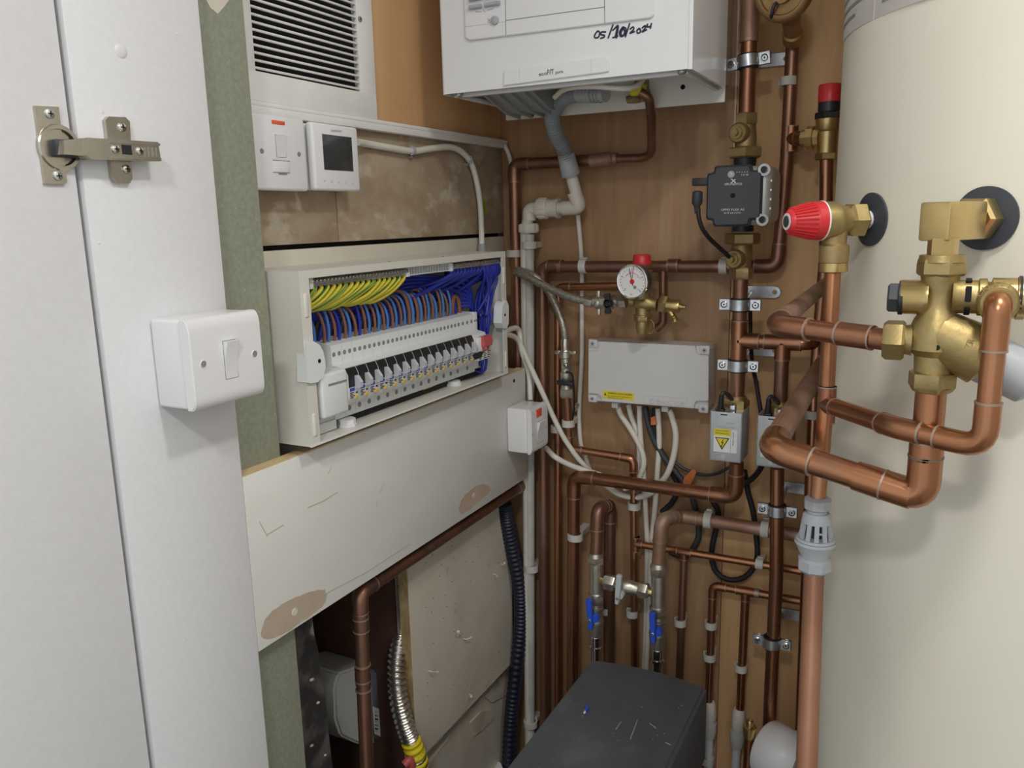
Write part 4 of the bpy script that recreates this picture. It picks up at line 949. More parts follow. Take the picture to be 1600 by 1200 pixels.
# P9
p9 = pipe('small copper loop with elbow and tee near the lower right', [w(1262,941,.035), w(1114,915,.035), w(1107,1098,.035)], R15, 'copper', rb=.012)
d9 = w(1262,941,.035)-w(1114,915,.035); tee(p9, w(1165,924,.035), d9, DN, R15, 'copper', 2.4)
pipe('short copper drop from the lower right tee to a white coupling', [w(1165,926,.035), w(1156,1116,.035)], R15*1.05, 'copper')
lat(p9, w(1183,927,.035), d9, [(-.004,R15*1.15),(.004,R15*1.15)], 'solder', 'solder_ring')
clip(w(1111,976,.035), UP, R15*1.15, 'upper white clip on the small lower right loop'); clip(w(1109,1026,.035), UP, R15*1.15, 'lower white clip on the small lower right loop'); clip(w(1158,1043,.035), UP, R15*1.15, 'white clip on the short drop above the right white coupling')
def pushfit(x0, y0, x1, y1, off, label, yb_):
    a, b_ = w(x0, y0, off), w(x1, y1, off); d = (b_-a); L = d.length
    c = thing('push_fit_coupling', b_, label, 'pipe fitting')
    lat(c, a, d, [(0,.0085),(.004,.0108),(L*.42,.0128),(L*.46,.0110),(L*.48,.0110)], 'pipe_white', 'collar')
    lat(c, a+d*.48, d, [(0,.0112),(L*.1,.0112),(L*.1,.0135),(L*.16,.0138),(L*.36,.0130),(L*.52,.0100)], 'pipe_grey_white', 'socket')
    lat(c, a+d*.95, d, [(0,.0080),(L*1.6,.0080)], 'pale_grey', 'plastic_pipe')
pushfit(1109,1096,1108,1152,.035, 'white push fit coupling half hidden behind the black lid', 0); pushfit(1155,1107,1151,1168,.035, 'white push fit coupling beside the brass topped stub', 0)
clip(w(1105,1187,.035), UP, R15*1.3, 'white clip at the bottom beside the black lid')
# riser 1 with pump
OR = .090; rx = lambda y: 1171-(y-50)*.0345
def rp(y, off=OR): return w(rx(y), y, off)
xr_ = rp(400).x
def rv(z): return V((xr_, -OR, z))
def rz(y): return rp(y).z
r1 = thing('copper_riser', rv(rz(735)), 'wide copper riser carrying the black pump, left of the cylinder', 'pipe')
def seg_(par, za, zb2, r, m_, name='pipe_length'): bm = BM(); cyl(bm, rv(za), rv(zb2), r, 20); return obj(name, bm, m_, par)
seg_(r1, 2.39, rz(196), R28, 'copper'); seg_(r1, rz(436), rz(628), R28*.97, 'copper_dark')
seg_(r1, 2.38, rz(66), R28*1.13, 'copper_dusty', 'coupling'); lat(r1, rv(rz(64)), UP, [(0,R28*1.17),(.002,R28*1.17)], 'solder', 'solder_ring')
def teev(par, x, y, off, r, dirx, L=2.0, m_='copper'): return tee(par, w(x, y, off), UP, dirx, r, m_, L)
zt_ = rz(532); tee(r1, rv(zt_), UP, RT, R28*.97, 'copper', 2.8)
# branch to riser 2
x2 = w(1222, 560, OR).x
br = part_tube('branch', [rv(zt_), V((x2+.045, -OR, zt_)), V((x2+.052, -OR+.045, zt_+.004))], R28*.9, 'copper', r1, rb=.03)
tee(r1, V((x2, -OR, zt_)), RT, DN, R28*.9, 'copper', 2.6)
bm = BM(); cyl(bm, V((x2, -OR, zt_)), V((x2, -OR, w(1222,628,OR).z)), R28*.9, 20); obj('pipe_length', bm, 'copper_dark', r1)
munsen(rv(rz(96)), R28, 'zinc pipe ring high on the riser beside the boiler', .012, rot=.10); munsen(rv(rz(476)), R28, 'zinc pipe ring on the riser right of the brass drain cock', .010); munsen(rv(rz(571)), R28, 'zinc pipe ring on the riser just above the left motorised valve', .014)
# isolating valves and pump
iv = thing('pump_isolating_valve', rv(rz(245)), 'brass isolating valve on the riser directly above the black pump', 'valve')
def isov(par, ztop_, zbot, flip):
    H = ztop_-zbot; d = DN if not flip else UP; p = rv(ztop_ if not flip else zbot)
    nut(par, p, d, H*.26, .0185, 'brass_dull')
    lat(par, p+d*H*.24, d, [(0,.0140),(H*.1,.0150),(H*.3,.0165),(H*.5,.0160),(H*.56,.022),(H*.6,.0225)], 'brass_dull', 'valve_body')
    nut(par, p+d*H*.76, d, H*.24, .0275, 'brass_dull', 'union_nut')
    c = rv((ztop_+zbot)/2+(H*.06 if not flip else -H*.0)); c = p+d*H*.45
    lat(par, c+V((-.004,-.004,0)), (-.25,-1,0), [(0,.0155),(.015,.0155),(.018,.013),(.018,.009),(.023,.009),(.023,.0055),(.029,.005),(.029,0)], 'brass', 'screw_spindle')
isov(iv, rz(177), rz(247), False)
iv2 = thing('pump_isolating_valve', rv(rz(432)), 'brass isolating valve on the riser directly below the black pump', 'valve')
isov(iv2, rz(364), rz(436), True)
def pz(y): return w(1150, y, .19).z
pm = thing('circulation_pump', rv(rz(362)), 'black faced circulation pump on the copper riser', 'pump')
lat(pm, rv(rz(247)), DN, [(0,.0175),(.012,.0165),(.014,.020),(.03,.024),(rz(247)-rz(362)-.028,.024),(rz(247)-rz(362)-.012,.0165),(rz(247)-rz(362),.0175)], 'black_plastic', 'pump_volute')
OF = .185
c_ = w(1146,306,OF); hx = px2m(c_, 43); hz = px2m(c_, 47)
cx_, cz_ = c_.x, c_.z
# motor housing (aluminium) behind the face
bm = BM(); rbox(bm, (cx_-hx*.92+.006, -OF+.008, cz_-hz*.97), (cx_+hx*1.0+.012, -OR-.004, cz_+hz*.96), .014, 4); mh = obj('motor_housing', bm, 'alu', pm)
for dz in (-1, 1):
    bm = BM(); lathe(bm, V((cx_+hx*.96, -OF+.012, cz_+dz*hz*.80)), (0.35,-1,0), [(0,.0095),(.010,.0088),(.010,.0052),(.004,.0046),(.004,0)], 14); lathe(bm, V((cx_+hx*.98, -OF+.0065, cz_+dz*hz*.80)), (0.35,-1,0), [(0,.005),(.0005,.005),(.0005,0)], 12, 1); obj('housing_boss', bm, ['alu','black_plastic'], mh)
for k in range(4):
    bm = BM(); z_ = cz_-hz*.45+hz*.3*k; rbox(bm, (cx_+hx*.97, -OF+.014, z_-.002), (cx_+hx*1.0+.0115, -OR-.012, z_+.002), .001); obj('cooling_rib', bm, 'alu', mh)
def face(s, y, n=5):
    hx_, hz_ = hx*s, hz*s; nx, nz = hx*.26, hz*.22; nx2, nz2 = hx*.40, hz*.20
    corners = [(-hx_, -hz_+nz), (-hx_+nx, -hz_+nz), (-hx_+nx, -hz_), (hx_-nx2, -hz_), (hx_-nx2, -hz_+nz2), (hx_, -hz_+nz2), (hx_, hz_-nz2), (hx_-nx2, hz_-nz2), (hx_-nx2, hz_), (-hx_+nx, hz_), (-hx_+nx, hz_-nz), (-hx_, hz_-nz)]
    P_ = [V((cx_+a, y, cz_+b)) for a, b in corners]; P_ = P_+[P_[0], P_[1]]
    r_ = rounded(P_, .005, 4)[1:-1]; return r_
bm = BM(); prism(bm, face(1.0, -OF+.012), (0, -.008, 0)); obj('face_surround', bm, 'black_plastic', pm)
bm = BM(); A = face(1.0, -OF+.004); B = face(.93, -OF); n = min(len(A), len(B)); va = [bm.verts.new(v) for v in A]; vb = [bm.verts.new(v) for v in B]
for k in range(n): bm.faces.new([va[k], va[(k+1) % n], vb[(k+1) % n], vb[k]])
bm.faces.new(vb); bm.faces.new(va[::-1]); fc = obj('face_cover', bm, 'charcoal', pm)
bm = BM(); lathe(bm, w(1142.5,272.5,OF), (0,-1,0), [(0,.0052),(.0008,.005),(.0008,0)], 18); bt_ = obj('mode_button', bm, 'grey_plastic', pm)
bm = BM(); sweep(bm, [w(1141,269.5,OF+.001), w(1144,272.5,OF+.001), w(1141,275.5,OF+.001)], .0007, 6); obj('arrow_mark', bm, 'print_white', bt_)
bm = BM(); lathe(bm, w(1145,305.5,OF), (0,-1,0), [(0,.0036),(.0003,.0036),(.0003,0)], 14); obj('vent_screw', bm, 'void', pm)
bm = BM()
for k in range(5): lathe(bm, w(1151.5+4*k, 269-.1*k, OF), (0,-1,0), [(0,.0007),(.0003,.0007),(.0003,0)], 8)
obj('indicator_lights', bm, 'print_white', pm)
wtext('lettering', 'I II III', (1158,274.6), (1169,274.2), OF, 2.6, 'print_white', pm)
wtext('lettering', 'GRUNDFOS', (1131.5,289.5), (1159.5,289), OF, 3.6, 'print_white', pm)
bm = BM()
for a_ in ((1142.2,280),(1149.2,280),(1142.2,286),(1149.2,286)):
    sweep(bm, spline([w(1145.7,283,OF+.0003), w((1145.7+a_[0])/2+.6,a_[1]*.5+141.5-.4,OF+.0003), w(*a_,OF+.0003)],3), .0008, 6)
obj('emblem', bm, 'print_white', pm)
wtext('lettering', 'UPM3 FLEX AS', (1126.5,329.5), (1163,329), OF, 3.4, 'print_white', pm); wtext('lettering', '25-70 130 AUTO', (1131,334.3), (1157.5,333.8), OF, 2.6, 'print_white', pm)
bm = BM(); a = w(1083.5,291,OF-.02); b_ = w(1101,278,OF-.02); rbox(bm, (a.x, -OF+.010, a.z), (b_.x+.01, -OF+.026, b_.z), .0015); obj('signal_socket', bm, 'black_plastic', pm)
a = w(1090,300,OF-.012); bm = BM(); lathe(bm, a+V((0,0,.002)), (-.02,0,-1), [(0,.004),(.002,.0075),(.018,.0082),(.022,.0055),(.024,.0045),(.034,.0032)], 16); pc = obj('power_plug', bm, 'charcoal', pm)
cable('thin black pump lead curving from the pump plug to the lower valve', [w(1091,324,OF-.012), w(1092,340,OF-.01), w(1098,358,.17), w(1110,374,.155), w(1125,388,.14), w(1138,400,.125), w(1143,408,.09), w(1150,425,.06)], .0034, 'black_rubber', name='pump_cable')

# riser 2
bm = BM(); 
x2b = w(1214, 900, OR).x
r2 = pipe('wide copper pipe dropping from the right motorised valve past the rings', [V((x2, -OR, w(1218,732,OR).z)), w(1213,900,OR), w(1201,1150,OR+.0)], R28*.92, 'copper', elbows=False)
munsen(w(1214.5,797,OR), R28*.92, 'zinc pipe ring below the right motorised valve', .012); munsen(w(1206,1003,OR), R28*.92, 'zinc pipe ring low on the wide pipe above the white drum', .010)
bm = BM(); a = w(1200,1148,OR); lathe(bm, a, DN, [(-.002,.0135),(.002,.0135),(.002,.0125),(.3,.0125)], 18); obj('coupling', bm, 'copper_dark', r2)

# motorised valves
def actuator(c, label, dx):
    """grey metal box on a brass valve body; c = centre of the front face"""
    W_, H_, D_ = .0500, .0815, .058
    a = thing('motorised_valve', (c.x, c.y+D_, c.z-H_/2), label, 'valve', 'motorised valves under the risers')
    x0, x1, z0, z1, yf, yb_ = c.x-W_/2, c.x+W_/2, c.z-H_/2, c.z+H_/2, c.y, c.y+D_
    bm = BM(); rbox(bm, (x0, yf, z0), (x1, yf+.0015, z1), .0006); rbox(bm, (x0, yf, z0), (x0+.0015, yb_, z1), .0004); rbox(bm, (x1-.0015, yf, z0), (x1, yb_, z1), .0004); rbox(bm, (x0, yf, z0), (x1, yb_, z0+.0015), .0004)
    rbox(bm, (x0+.0012, yf+.0012, z0), (x1-.0012, yb_, z1-.004), .001); obj('actuator_cover', bm, 'actuator_grey', a)
    bm = BM(); rbox(bm, (x0+.003, yf+.003, z1-.005), (x1-.003, yb_-.001, z1-.0035)); obj('top_plate', bm, 'zinc', a)
    bm = BM(); rbox(bm, (x1-.022, yf+.012, z1-.004), (x1-.014, yf+.024, z1+.009), .001); obj('manual_lever', bm, 'zinc', a)
    bm = BM(); rbox(bm, (c.x-.009, yf-.0003, z1-.0052), (c.x+.002, yf+.001, z1-.0034), .0003); obj('lever_slot', bm, 'void', a)
    bm = BM(); lathe(bm, V((c.x-.003, yf-.0004, z0+.0075)), (0,-1,0), [(-.0008,.0042),(.0002,.0042),(.0002,.0036),(.0006,.0034),(.0006,0)], 18); obj('knockout', bm, 'actuator_grey', a)
    lb = V((x0+.0065, yf-.0002, z0+.0155)); K = 1.2
    bm = BM(); rbox(bm, lb, lb+V((.0305*K, .0003, .0315*K))); l_ = obj('warning_label', bm, 'paper', a)
    bm = BM(); rbox(bm, lb+V((0,-.0001,.0225*K)), lb+V((.0222*K,.0001,.0318*K))); obj('yellow_band', bm, 'yellow', l_)
    bm = BM(); tri = [(.0015,.0200),(.0208,.0200),(.0112,.0030)]; tri2 = [(.0036,.0188),(.0187,.0188),(.0112,.0056)]
    prism(bm, [lb+V((u*K, -.0001, v*K)) for u, v in tri], (0,-.0002,0)); obj('hazard_triangle', bm, 'print_dark', l_)
    bm = BM(); prism(bm, [lb+V((u*K, -.0003, v*K)) for u, v in tri2], (0,-.0002,0)); obj('hazard_yellow', bm, 'yellow', l_)
    bm = BM(); bolt = [(.0125,.0178),(.0098,.0128),(.0116,.0128),(.0104,.0086),(.0092,.0090),(.0106,.0068),(.0118,.0092),(.0112,.0090),(.0136,.0140),(.0116,.0140),(.0136,.0178)]
    prism(bm, [lb+V((u*K, -.0005, v*K)) for u, v in bolt], (0,-.0002,0)); obj('lightning_mark', bm, 'print_dark', l_)
    bm = BM(); rbox(bm, lb+V((.0224*K,-.0001,0)), lb+V((.0228*K,.0001,.0315*K))); obj('label_divider', bm, 'print_grey', l_)
    text('lettering', 'ISOLATE SUPPLY', lb+V((.0018*K,-.0002,.0284*K)), RT, UP, .0034, 'print_dark', l_, .0002, .0185*K); text('lettering', 'BEFORE REMOVING', lb+V((.0018*K,-.0002,.0250*K)), RT, UP, .0030, 'print_dark', l_, .0002, .0185*K)
    text('lettering', '230V 50Hz', lb+V((.0250*K,-.0002,.0290*K)), DN, RT, .0030, 'print_dark', l_, .0002, .019*K)
    text('embossed_name', 'Honeywell', V((c.x-.015, yf-.0003, z1-.0260)), RT, UP, .0050, 'light_grey', a, .0002, .0285)
    text('embossed_name', 'V4043H', V((c.x+.000, yf-.0003, z1-.0190)), RT, UP, .0042, 'light_grey', a, .0002, .0130)
    bm = BM(); sweep(bm, [V((x0+.012, yf+.016, z1-.004)), V((x0+.013, yf+.017, z1+.024))], lambda t: .0052-.0014*t+.0008*math.sin(t*2*PI*6), 14); g_ = obj('cable_boot', bm, 'black_rubber', a)
    bm = BM(); rbox(bm, (x0+.006, yf+.009, z1-.004), (x0+.019, yf+.024, z1+.002), .002); obj('cable_entry', bm, 'black_plastic', a)
    bm = BM(); sweep(bm, spline([V((x0+.013, yf+.017, z1+.022)), V((x0+.0145, yf+.019, z1+.0265)), V((x0+.019, yf+.026, z1+.025)), V((x0+.023, yf+.045, z1+.012)), V((x0+.025, yf+.062, z1-.004))]), .0036, 10); obj('boot_cable', bm, 'charcoal', a)
    return a
ca = w(1133.5,683,.150)
A1 = actuator(ca, 'grey motorised valve with hazard label, left of two, under the riser', 0)
cb_ = w(1208,691,.150)
A2 = actuator(cb_, 'grey motorised valve half hidden behind the lower bent copper pipe', 0)
for A_, xx, yy, ymid in ((A1, xr_, 625, 730), (A2, x2, 628, 735)):
    zt2 = w(1150, yy, OR).z
    bm = BM(); hexnut(bm, V((xx, -OR, zt2-.013)), UP, .015, .0205, 0, .25); obj('hex_nut', bm, 'brass_bright', A_)
    bm = BM(); lathe(bm, V((xx, -OR, zt2+.002)), UP, [(0,.0160),(.003,.0152),(.006,.0135)], 18); obj('jointing_paste', bm, 'brass_dull', A_)
    bm = BM(); cyl(bm, V((xx, -OR, zt2-.095)), V((xx, -OR, zt2-.010)), .0155, 18); obj('valve_body', bm, 'brass', A_)

# ================================================================== FILLING LOOP AND GAUGE
GO = .085
gm = thing('pressure_manifold', w(1003,525,GO), 'brass safety manifold with round pressure gauge and red cap on the back wall', 'valve')
c0 = w(1005,470,GO)
lat(gm, w(985,471,GO), w(1026,476,GO)-w(985,471,GO), [(0,.0095),(.008,.0095),(.012,.013),(.024,.015),(.034,.013),(.038,.0105),(.048,.0105)], 'brass', 'cross_body')
lat(gm, w(1004,512,GO), UP, [(-.010,.0095),(.0,.0115),(.010,.0125),(.018,.0125),(.019,.0150),(.022,.0150),(.023,.0125),(.055,.0125)], 'brass', 'lower_port')
nut(gm, w(1004,503,GO), UP, .012, .0150, 'brass_dull')
lat(gm, w(1004,470,GO), UP, [(0,.013),(.03,.014),(.05,.0165),(.052,.0165)], 'brass_dull', 'relief_body')
bm = BM(); p = w(1003,409,GO); lathe(bm, p, UP, [(-.004,.0165),(.001,.0165),(.003,.0155),(.007,.0155),(.008,.0150),(.011,.0150),(.0125,.0135),(.0125,0)], 12); rc = obj('red_cap', bm, 'red', gm)
nut(gm, w(1031,474,GO-.005), w(1040,476,GO-.005)-w(1031,474,GO-.005), .013, .0155, 'brass')
a, b_ = w(1036,476,GO-.005), w(1062,479,GO-.005); dd = b_-a
lat(gm, a, dd, [(0,.0110),(dd.length*.55,.0108),(dd.length*.93,.0115),(dd.length,.0108),(dd.length,.0045),(dd.length+.006,.0045),(dd.length+.0065,.0036),(dd.length+.010,.0036)], 'brass_bright', 'drain_cock')
a, b_ = w(1046,484,GO-.006), w(1056,503,GO-.004); dd = b_-a; L = dd.length
lat(gm, a, dd, [(0,.0055),(L*.5,.0050),(L*.55,.0062),(L*.62,.0048),(L*.7,.0062),(L*.78,.0048),(L*.86,.0064),(L,.0055),(L,.003)], 'brass_bright', 'hose_tail')
bm = BM()
hel = []
for k in range(30):
    t = k/29*2.6*2*PI; pc_ = w(1016,510,GO-.004); hel.append(pc_+V((.0085*math.cos(t)-.001*k/10, -.004+.0006*k*.3, .0125*math.sin(t))))
sweep(bm, hel, .0009, 6); obj('keeper_wire', bm, 'brass_bright', gm)
# gauge
GOF = .135
gc = w(988,440,GOF); gr = px2m(gc, 26)
gdir = V((-.18, -1, -.02)).normalized()
g1 = lat(gm, gc+gdir*(-.024), gdir, [(0,gr*.62),(.004,gr*.92),(.018,gr*.96),(.0205,gr*.97),(.0225,gr*.93)], 'nickel', 'gauge_case', 32)
g1.data.materials[0] = MT['charcoal']
a, gxv, gyv = frame(gdir, (1,0,0))
bm = BM(); lathe(bm, gc, gdir, [(-.001,gr*.94),(.0002,gr*.94),(.0002,0)], 32); obj('gauge_dial', bm, 'gauge_face', gm)
bm = BM(); lathe(bm, gc+gdir*.0003, gdir, [(-.003,gr*.93),(.0016,gr*.94),(.0022,gr*1.0),(.0016,gr*1.045),(-.003,gr*1.045)], 36); obj('gauge_bezel', bm, 'chrome', gm)
def gp(ang, rr): # angle measured clockwise from straight up
    t = math.radians(ang); return gc+gdir*.0008+V((1,0,0))*0 + (gR*math.sin(t)+gU*math.cos(t))*rr*gr
gR = (RT-gdir*RT.dot(gdir)).normalized(); gU = (UP-gdir*UP.dot(gdir)).normalized()
bm = BM()
for k in range(21):
    an = -135+270*k/20; sweep(bm, [gp(an,.82), gp(an,.70 if k % 5 == 0 else .76)], .0004, 5)
obj('scale_marks', bm, 'print_dark', gm)
bm = BM()
for k in range(15): an = -50+110*k/14; sweep(bm, [gp(an,.56), gp(an,.50)], .0004, 5)
sweep(bm, [gp(6,.2), gp(6,.92)], .0005, 5); lathe(bm, gc, gdir, [(0,gr*.15),(.0014,gr*.15),(.0016,gr*.1),(.0016,0)], 14); obj('red_pointer', bm, 'red', gm)
bm = BM(); sweep(bm, [gp(-14,-.25), gp(-14,.80)], .0006, 5); obj('black_pointer', bm, 'print_dark', gm)
bm = BM(); lathe(bm, gp(150,.38), gdir, [(0,gr*.10),(.0003,gr*.10),(.0003,0)], 12); obj('dial_stop', bm, 'print_grey', gm)
for k, s_ in ((0,'0'),(5,'1'),(10,'2'),(15,'3'),(20,'4')):
    an = -135+270*k/20; p = gp(an, .62); text('dial_figure', s_, p-gR*.0012-gU*.0012, gR, gU, .0034, 'print_dark', gm, .0002)
text('dial_figure', 'bar', gp(180,.80)-gR*.0035, gR, gU, .0034, 'print_dark', gm, .0002)
# valve left of the manifold
fv = thing('isolating_valve', w(950,475,GO), 'nickel ball valve with black butterfly handle left of the pressure gauge', 'valve')
a, b_ = w(916,471,GO), w(986,472,GO); dd = b_-a; L = dd.length
lat(fv, a, dd, [(0,.0072),(L*.16,.0072),(L*.18,.0095),(L*.32,.0095),(L*.34,.0125),(L*.6,.0125),(L*.62,.0085),(L*.72,.0085)], 'nickel', 'valve_body'); nut(fv, a+dd*.72, dd, L*.18, .0120, 'nickel')
def butterfly(par, c, ax1, n, L_, W_, m_):
    """two-lobed flat lever on a hub"""
    n = V(n).normalized(); ax1 = V(ax1).normalized(); s = n.cross(ax1); b = BM()
    lathe(b, V(c)-n*.006, n, [(0,.0075),(.010,.0082),(.013,.0070),(.013,.0045),(.010,.004),(.010,0)], 16)
    for k in (-1, 1):
        pts = [V(c)+ax1*k*u*L_+s*v*W_ + n*.0005 for u, v in ((.15,-.55),(.5,-.5),(.8,-.72),(1,-.5),(1,.5),(.8,.72),(.5,.5),(.15,.55))]
        prism(b, pts, n*.0065)
    return obj('lever', b, m_, par)
butterfly(fv, w(950.5,474,GO+.015), w(949,457,GO)-w(951,492,GO), (0,-1,0), .0175, .008, 'black_plastic')
def wingnut(par, c, d, r, m_):
    d = V(d).normalized(); a, x, y = frame(d, (0,0,1)); b = BM(); lathe(b, V(c)-d*.005, d, [(0,r*.9),(.002,r),(.008,r),(.010,r*.9)], 14)
    for k in (-1, 1): obox(b, V(c)+x*k*r*1.5, (r*1.2, .006, .008), (x, a.cross(x), a), .0025, 2)
    return obj('wing_nut', b, m_, par)
wingnut(fv, w(935,473.5,GO), dd, .0105, 'nickel')
hz_ = tag(obj('filling_hose', (lambda b: (sweep(b, spline([w(917,471,GO), w(890,464,GO), w(860,451,GO-.005), w(832,437,GO-.01), w(812,427,GO-.02), w(807,425,GO-.035), w(812,423,.052), w(834,431,.062), w(855,452,.056), w(872,485,.050), w(881,515,.055), w(883,531,.055)], 8), .0070, 14), b)[1])(BM()), 'braid'), 'braided steel filling hose looping over the grey overflow pipe', 'hose')
a, b_ = w(926,473,GO), w(911,470,GO); lat(hz_, a, b_-a, [(0,.0085),(.012,.0088),(.016,.0078)], 'steel', 'crimp'); a, b_ = w(883,541,.055), w(883,529,.055); lat(hz_, a, b_-a, [(0,.0085),(.010,.0088),(.014,.0078)], 'steel', 'crimp')
f2 = thing('filling_valve', w(885,620,.055), 'nickel filling valve chain with small black lever below the braided hose', 'valve')
a, b_ = w(883,538,.055), w(886,622,.055); dd = b_-a; L = dd.length
lat(f2, a, dd, [(0,.0080),(L*.12,.0080),(L*.14,.0120),(L*.24,.0120),(L*.26,.0095),(L*.50,.0095),(L*.52,.0118),(L*.68,.0118),(L*.72,.0095),(L*.80,.0118),(L*.82,.0118)], 'nickel', 'valve_body'); nut(f2, a+dd*.82, dd, L*.17, .0130, 'nickel')
wingnut(f2, a+dd*.15, dd, .0105, 'nickel')
bm = BM(); lathe(bm, w(882,572,.068), (-.1,-1,0), [(-.006,.006),(.001,.006),(.002,.005),(.001,.0045),(.001,0)], 14, 0); obox(bm, w(882,572,.0695), (.0075,.001,.0012), (V((.7,0,-.7)), V((0,1,0)), V((.7,0,.7))), 0, 1, 1); obj('test_screw', bm, ['nickel','black_plastic'], f2)
bm = BM(); a, b_ = w(871,597,.072), w(896,600,.072); obox(bm, (a+b_)/2, ((b_-a).length, .010, .0085), ((b_-a).normalized(), V((0,1,0)), V((0,0,1))), .002, 2); obj('lever', bm, 'black_plastic', f2)
cable('thin black strap hanging beside the filling valve', [w(884,581,.07), w(893,584,.064), w(896,600,.06), w(897,640,.045), w(893,660,.04)], .0016, 'black_rubber', cat='strap', name='retaining_strap')
bm = BM(); a = w(893,630,.04); obox(bm, w(898,637,.03), (.008,.020,.018), (V((.9,0,-.4)).normalized(), V((0,1,0)), V((.4,0,.9)).normalized()), .003, 2); tag(obj('blanking_plug', bm, 'nickel'), 'small nickel blanking plug hanging beside the filling valve', 'plug')

# ================================================================== WIRING CENTRE
WO = .060
wc = thing('wiring_box', w(1012,640,WO), 'grey wiring box with yellow warning sticker on the back wall', 'junction box')
fp = [(928,533),(1105,541),(1107,546),(1107,626),(1104,640),(1095,640),(925,626),(918,618),(919,546),(921,533)]
fpts = [(921,533.5),(1105,541.5),(1108,545),(1106,639),(1102,640),(922,626),(918.5,622),(919,537)]
b = BM(); prism(b, [w(x, y, WO-.006) for x, y in fpts], (0, WO-.008, 0)); bmesh.ops.recalc_face_normals(b, faces=b.faces[:]); bmesh.ops.bevel(b, geom=b.edges[:], offset=.0015, segments=2, affect='EDGES'); obj('box_base', b, 'box_grey', wc)
lid_pts = [(936,533.8),(1086,540.5),(1087,550),(1091,555),(1107,556),(1106.5,627),(1088,627),(1085,631),(1084,638.5),(940,627),(939,620),(935,616),(919,614.5),(919.5,549),(932,548),(935.5,545)]
b = BM(); prism(b, [w(x, y, WO) for x, y in lid_pts], (0, .0065, 0)); bmesh.ops.recalc_face_normals(b, faces=b.faces[:]); bmesh.ops.bevel(b, geom=b.edges[:], offset=.001, segments=2, affect='EDGES'); ld_ = obj('box_lid', b, 'box_grey', wc)
for x, y in ((926.5,536.5),(1101,547),(926,622.5),(1099,638.5)):
    b = BM(); p = w(x, y, WO-.004); rbox(b, p+V((-.0085,-.001,-.0075)), p+V((.0085,.006,.0075)), .002); screwhead(b, p+V((0,-.001,0)), (0,-1,0), .0038, 1, 2); obj('corner_lug', b, ['box_grey','light_grey','black_plastic'], wc)
st = [(942,610),(990,614),(991,626),(942,622)]
b = BM(); prism(b, [w(x, y, WO+.0004) for x, y in st], (0, .0005, 0)); sk = obj('warning_sticker', b, 'yellow', wc)
wtext('lettering', 'WARNING, SHOCK HAZARD.', (950,615.2), (988.5,618.6), WO+.0005, 3.0, 'print_dark', sk)
wtext('lettering', 'Disconnect all mains supplies prior to', (949.5,618.8), (987,622), WO+.0005, 1.9, 'print_dark', sk); wtext('lettering', 'removing the cover', (949.5,621.6), (974,623.8), WO+.0005, 1.9, 'print_dark', sk)
bm = BM(); prism(bm, [w(x, y, WO+.0008) for x, y in ((944,617.5),(945.7,613),(947.4,617.8))], (0,.0006,0)); obj('hazard_mark', bm, 'print_dark', sk)
for p0, p1 in (((1007,617),(1073,622.5)),((1007,630.5),(1073,636)),((1007,617),(1007,630.5)),((1073,622.5),(1073,636))):
    b = BM(); sweep(b, [w(*p0, WO+.0002), w(*p1, WO+.0002)], .0006, 6); obj('embossed_frame', b, 'box_grey', ld_)
bm = BM(); EM = wtext('embossed_name', 'DEACCE', (1014,630), (1070,634.5), WO+.0005, 7, 'pale_grey', ld_)
bm.free()
bm = BM()
for x in (962,1040):
    bm = BM(); p = w(x, 630+ (x-940)*.075, WO-.02); rbox(bm, p+V((-.006,-.006,-.006)), p+V((.006,.012,.004)), .001); obj('cable_lug', bm, 'box_grey', wc)

# ================================================================== CABLES UNDER THE BOX AND FROM THE FUSE BOARD
CG = 'white cables dropping from the wiring box'
CO = .030
cable('white cable curving from the box left end to below the long pipe', [w(965,632,CO), w(970,648,CO), w(986,672,CO), w(1001,700,CO), w(1006,722,CO), w(1001,742,CO), w(990,757,CO), w(975,764,.028)], .0052)
cable('white cable behind the leftmost one under the wiring box', [w(982,632,CO-.01), w(986,650,CO-.01), w(995,676,CO-.01), w(999,705,CO-.01), w(997,735,CO-.01), w(1000,760,.018)], .0050)
cable('straight white cable falling from the box to the black lid, left of two', [w(999,634,CO-.005), w(1000,668,CO-.005), w(1004,720,CO-.005), w(1008,780,.022), w(1011,850,.016), w(1010,940,.014), w(1006,1060,.014)], .0050)
cable('straight white cable falling from the box to the black lid, right of two', [w(1028,638,CO-.008), w(1030,690,CO-.008), w(1027,740,CO-.008), w(1023,800,.020), w(1017,860,.016), w(1014,950,.022), w(1009,1060,.020)], .0052)
cable('white cable bulging right from the box and swinging left under the long pipe', [w(1046,640,CO), w(1051,655,CO), w(1056,680,CO), w(1053,710,CO), w(1043,740,CO), w(1030,757,CO), w(1014,772,.035), w(990,777,.035), w(965,771,.032), w(946,757,.030), w(930,740,.028)], .0056)
cable('thin white cable hanging down the back wall left of the wiring box', [w(903,336,.018), w(907,380,.015), w(909,416,.012), w(909,480,.010), w(909,560,.010), w(905,640,.010), w(907,690,.014), w(914,712,.020), w(922,736,.022)], .0044)
cable('white cable draping from the fuse board bracket behind the red neon switch', [V((.070,dy1+.004,1.345)), lx(800,515,.065)+V((0,.02,0)), w(815,548,.075), w(826,585,.060), w(829,625,.070)], .0050)
cable('white cable draping from the fuse board past the red neon switch to the long pipe', [V((.072,dy1+.006,1.352)), w(806,528,.085), w(826,567,.072), w(846,610,.066), w(862,646,.062), w(880,682,.058), w(900,712,.050), w(918,733,.040)], .0050)
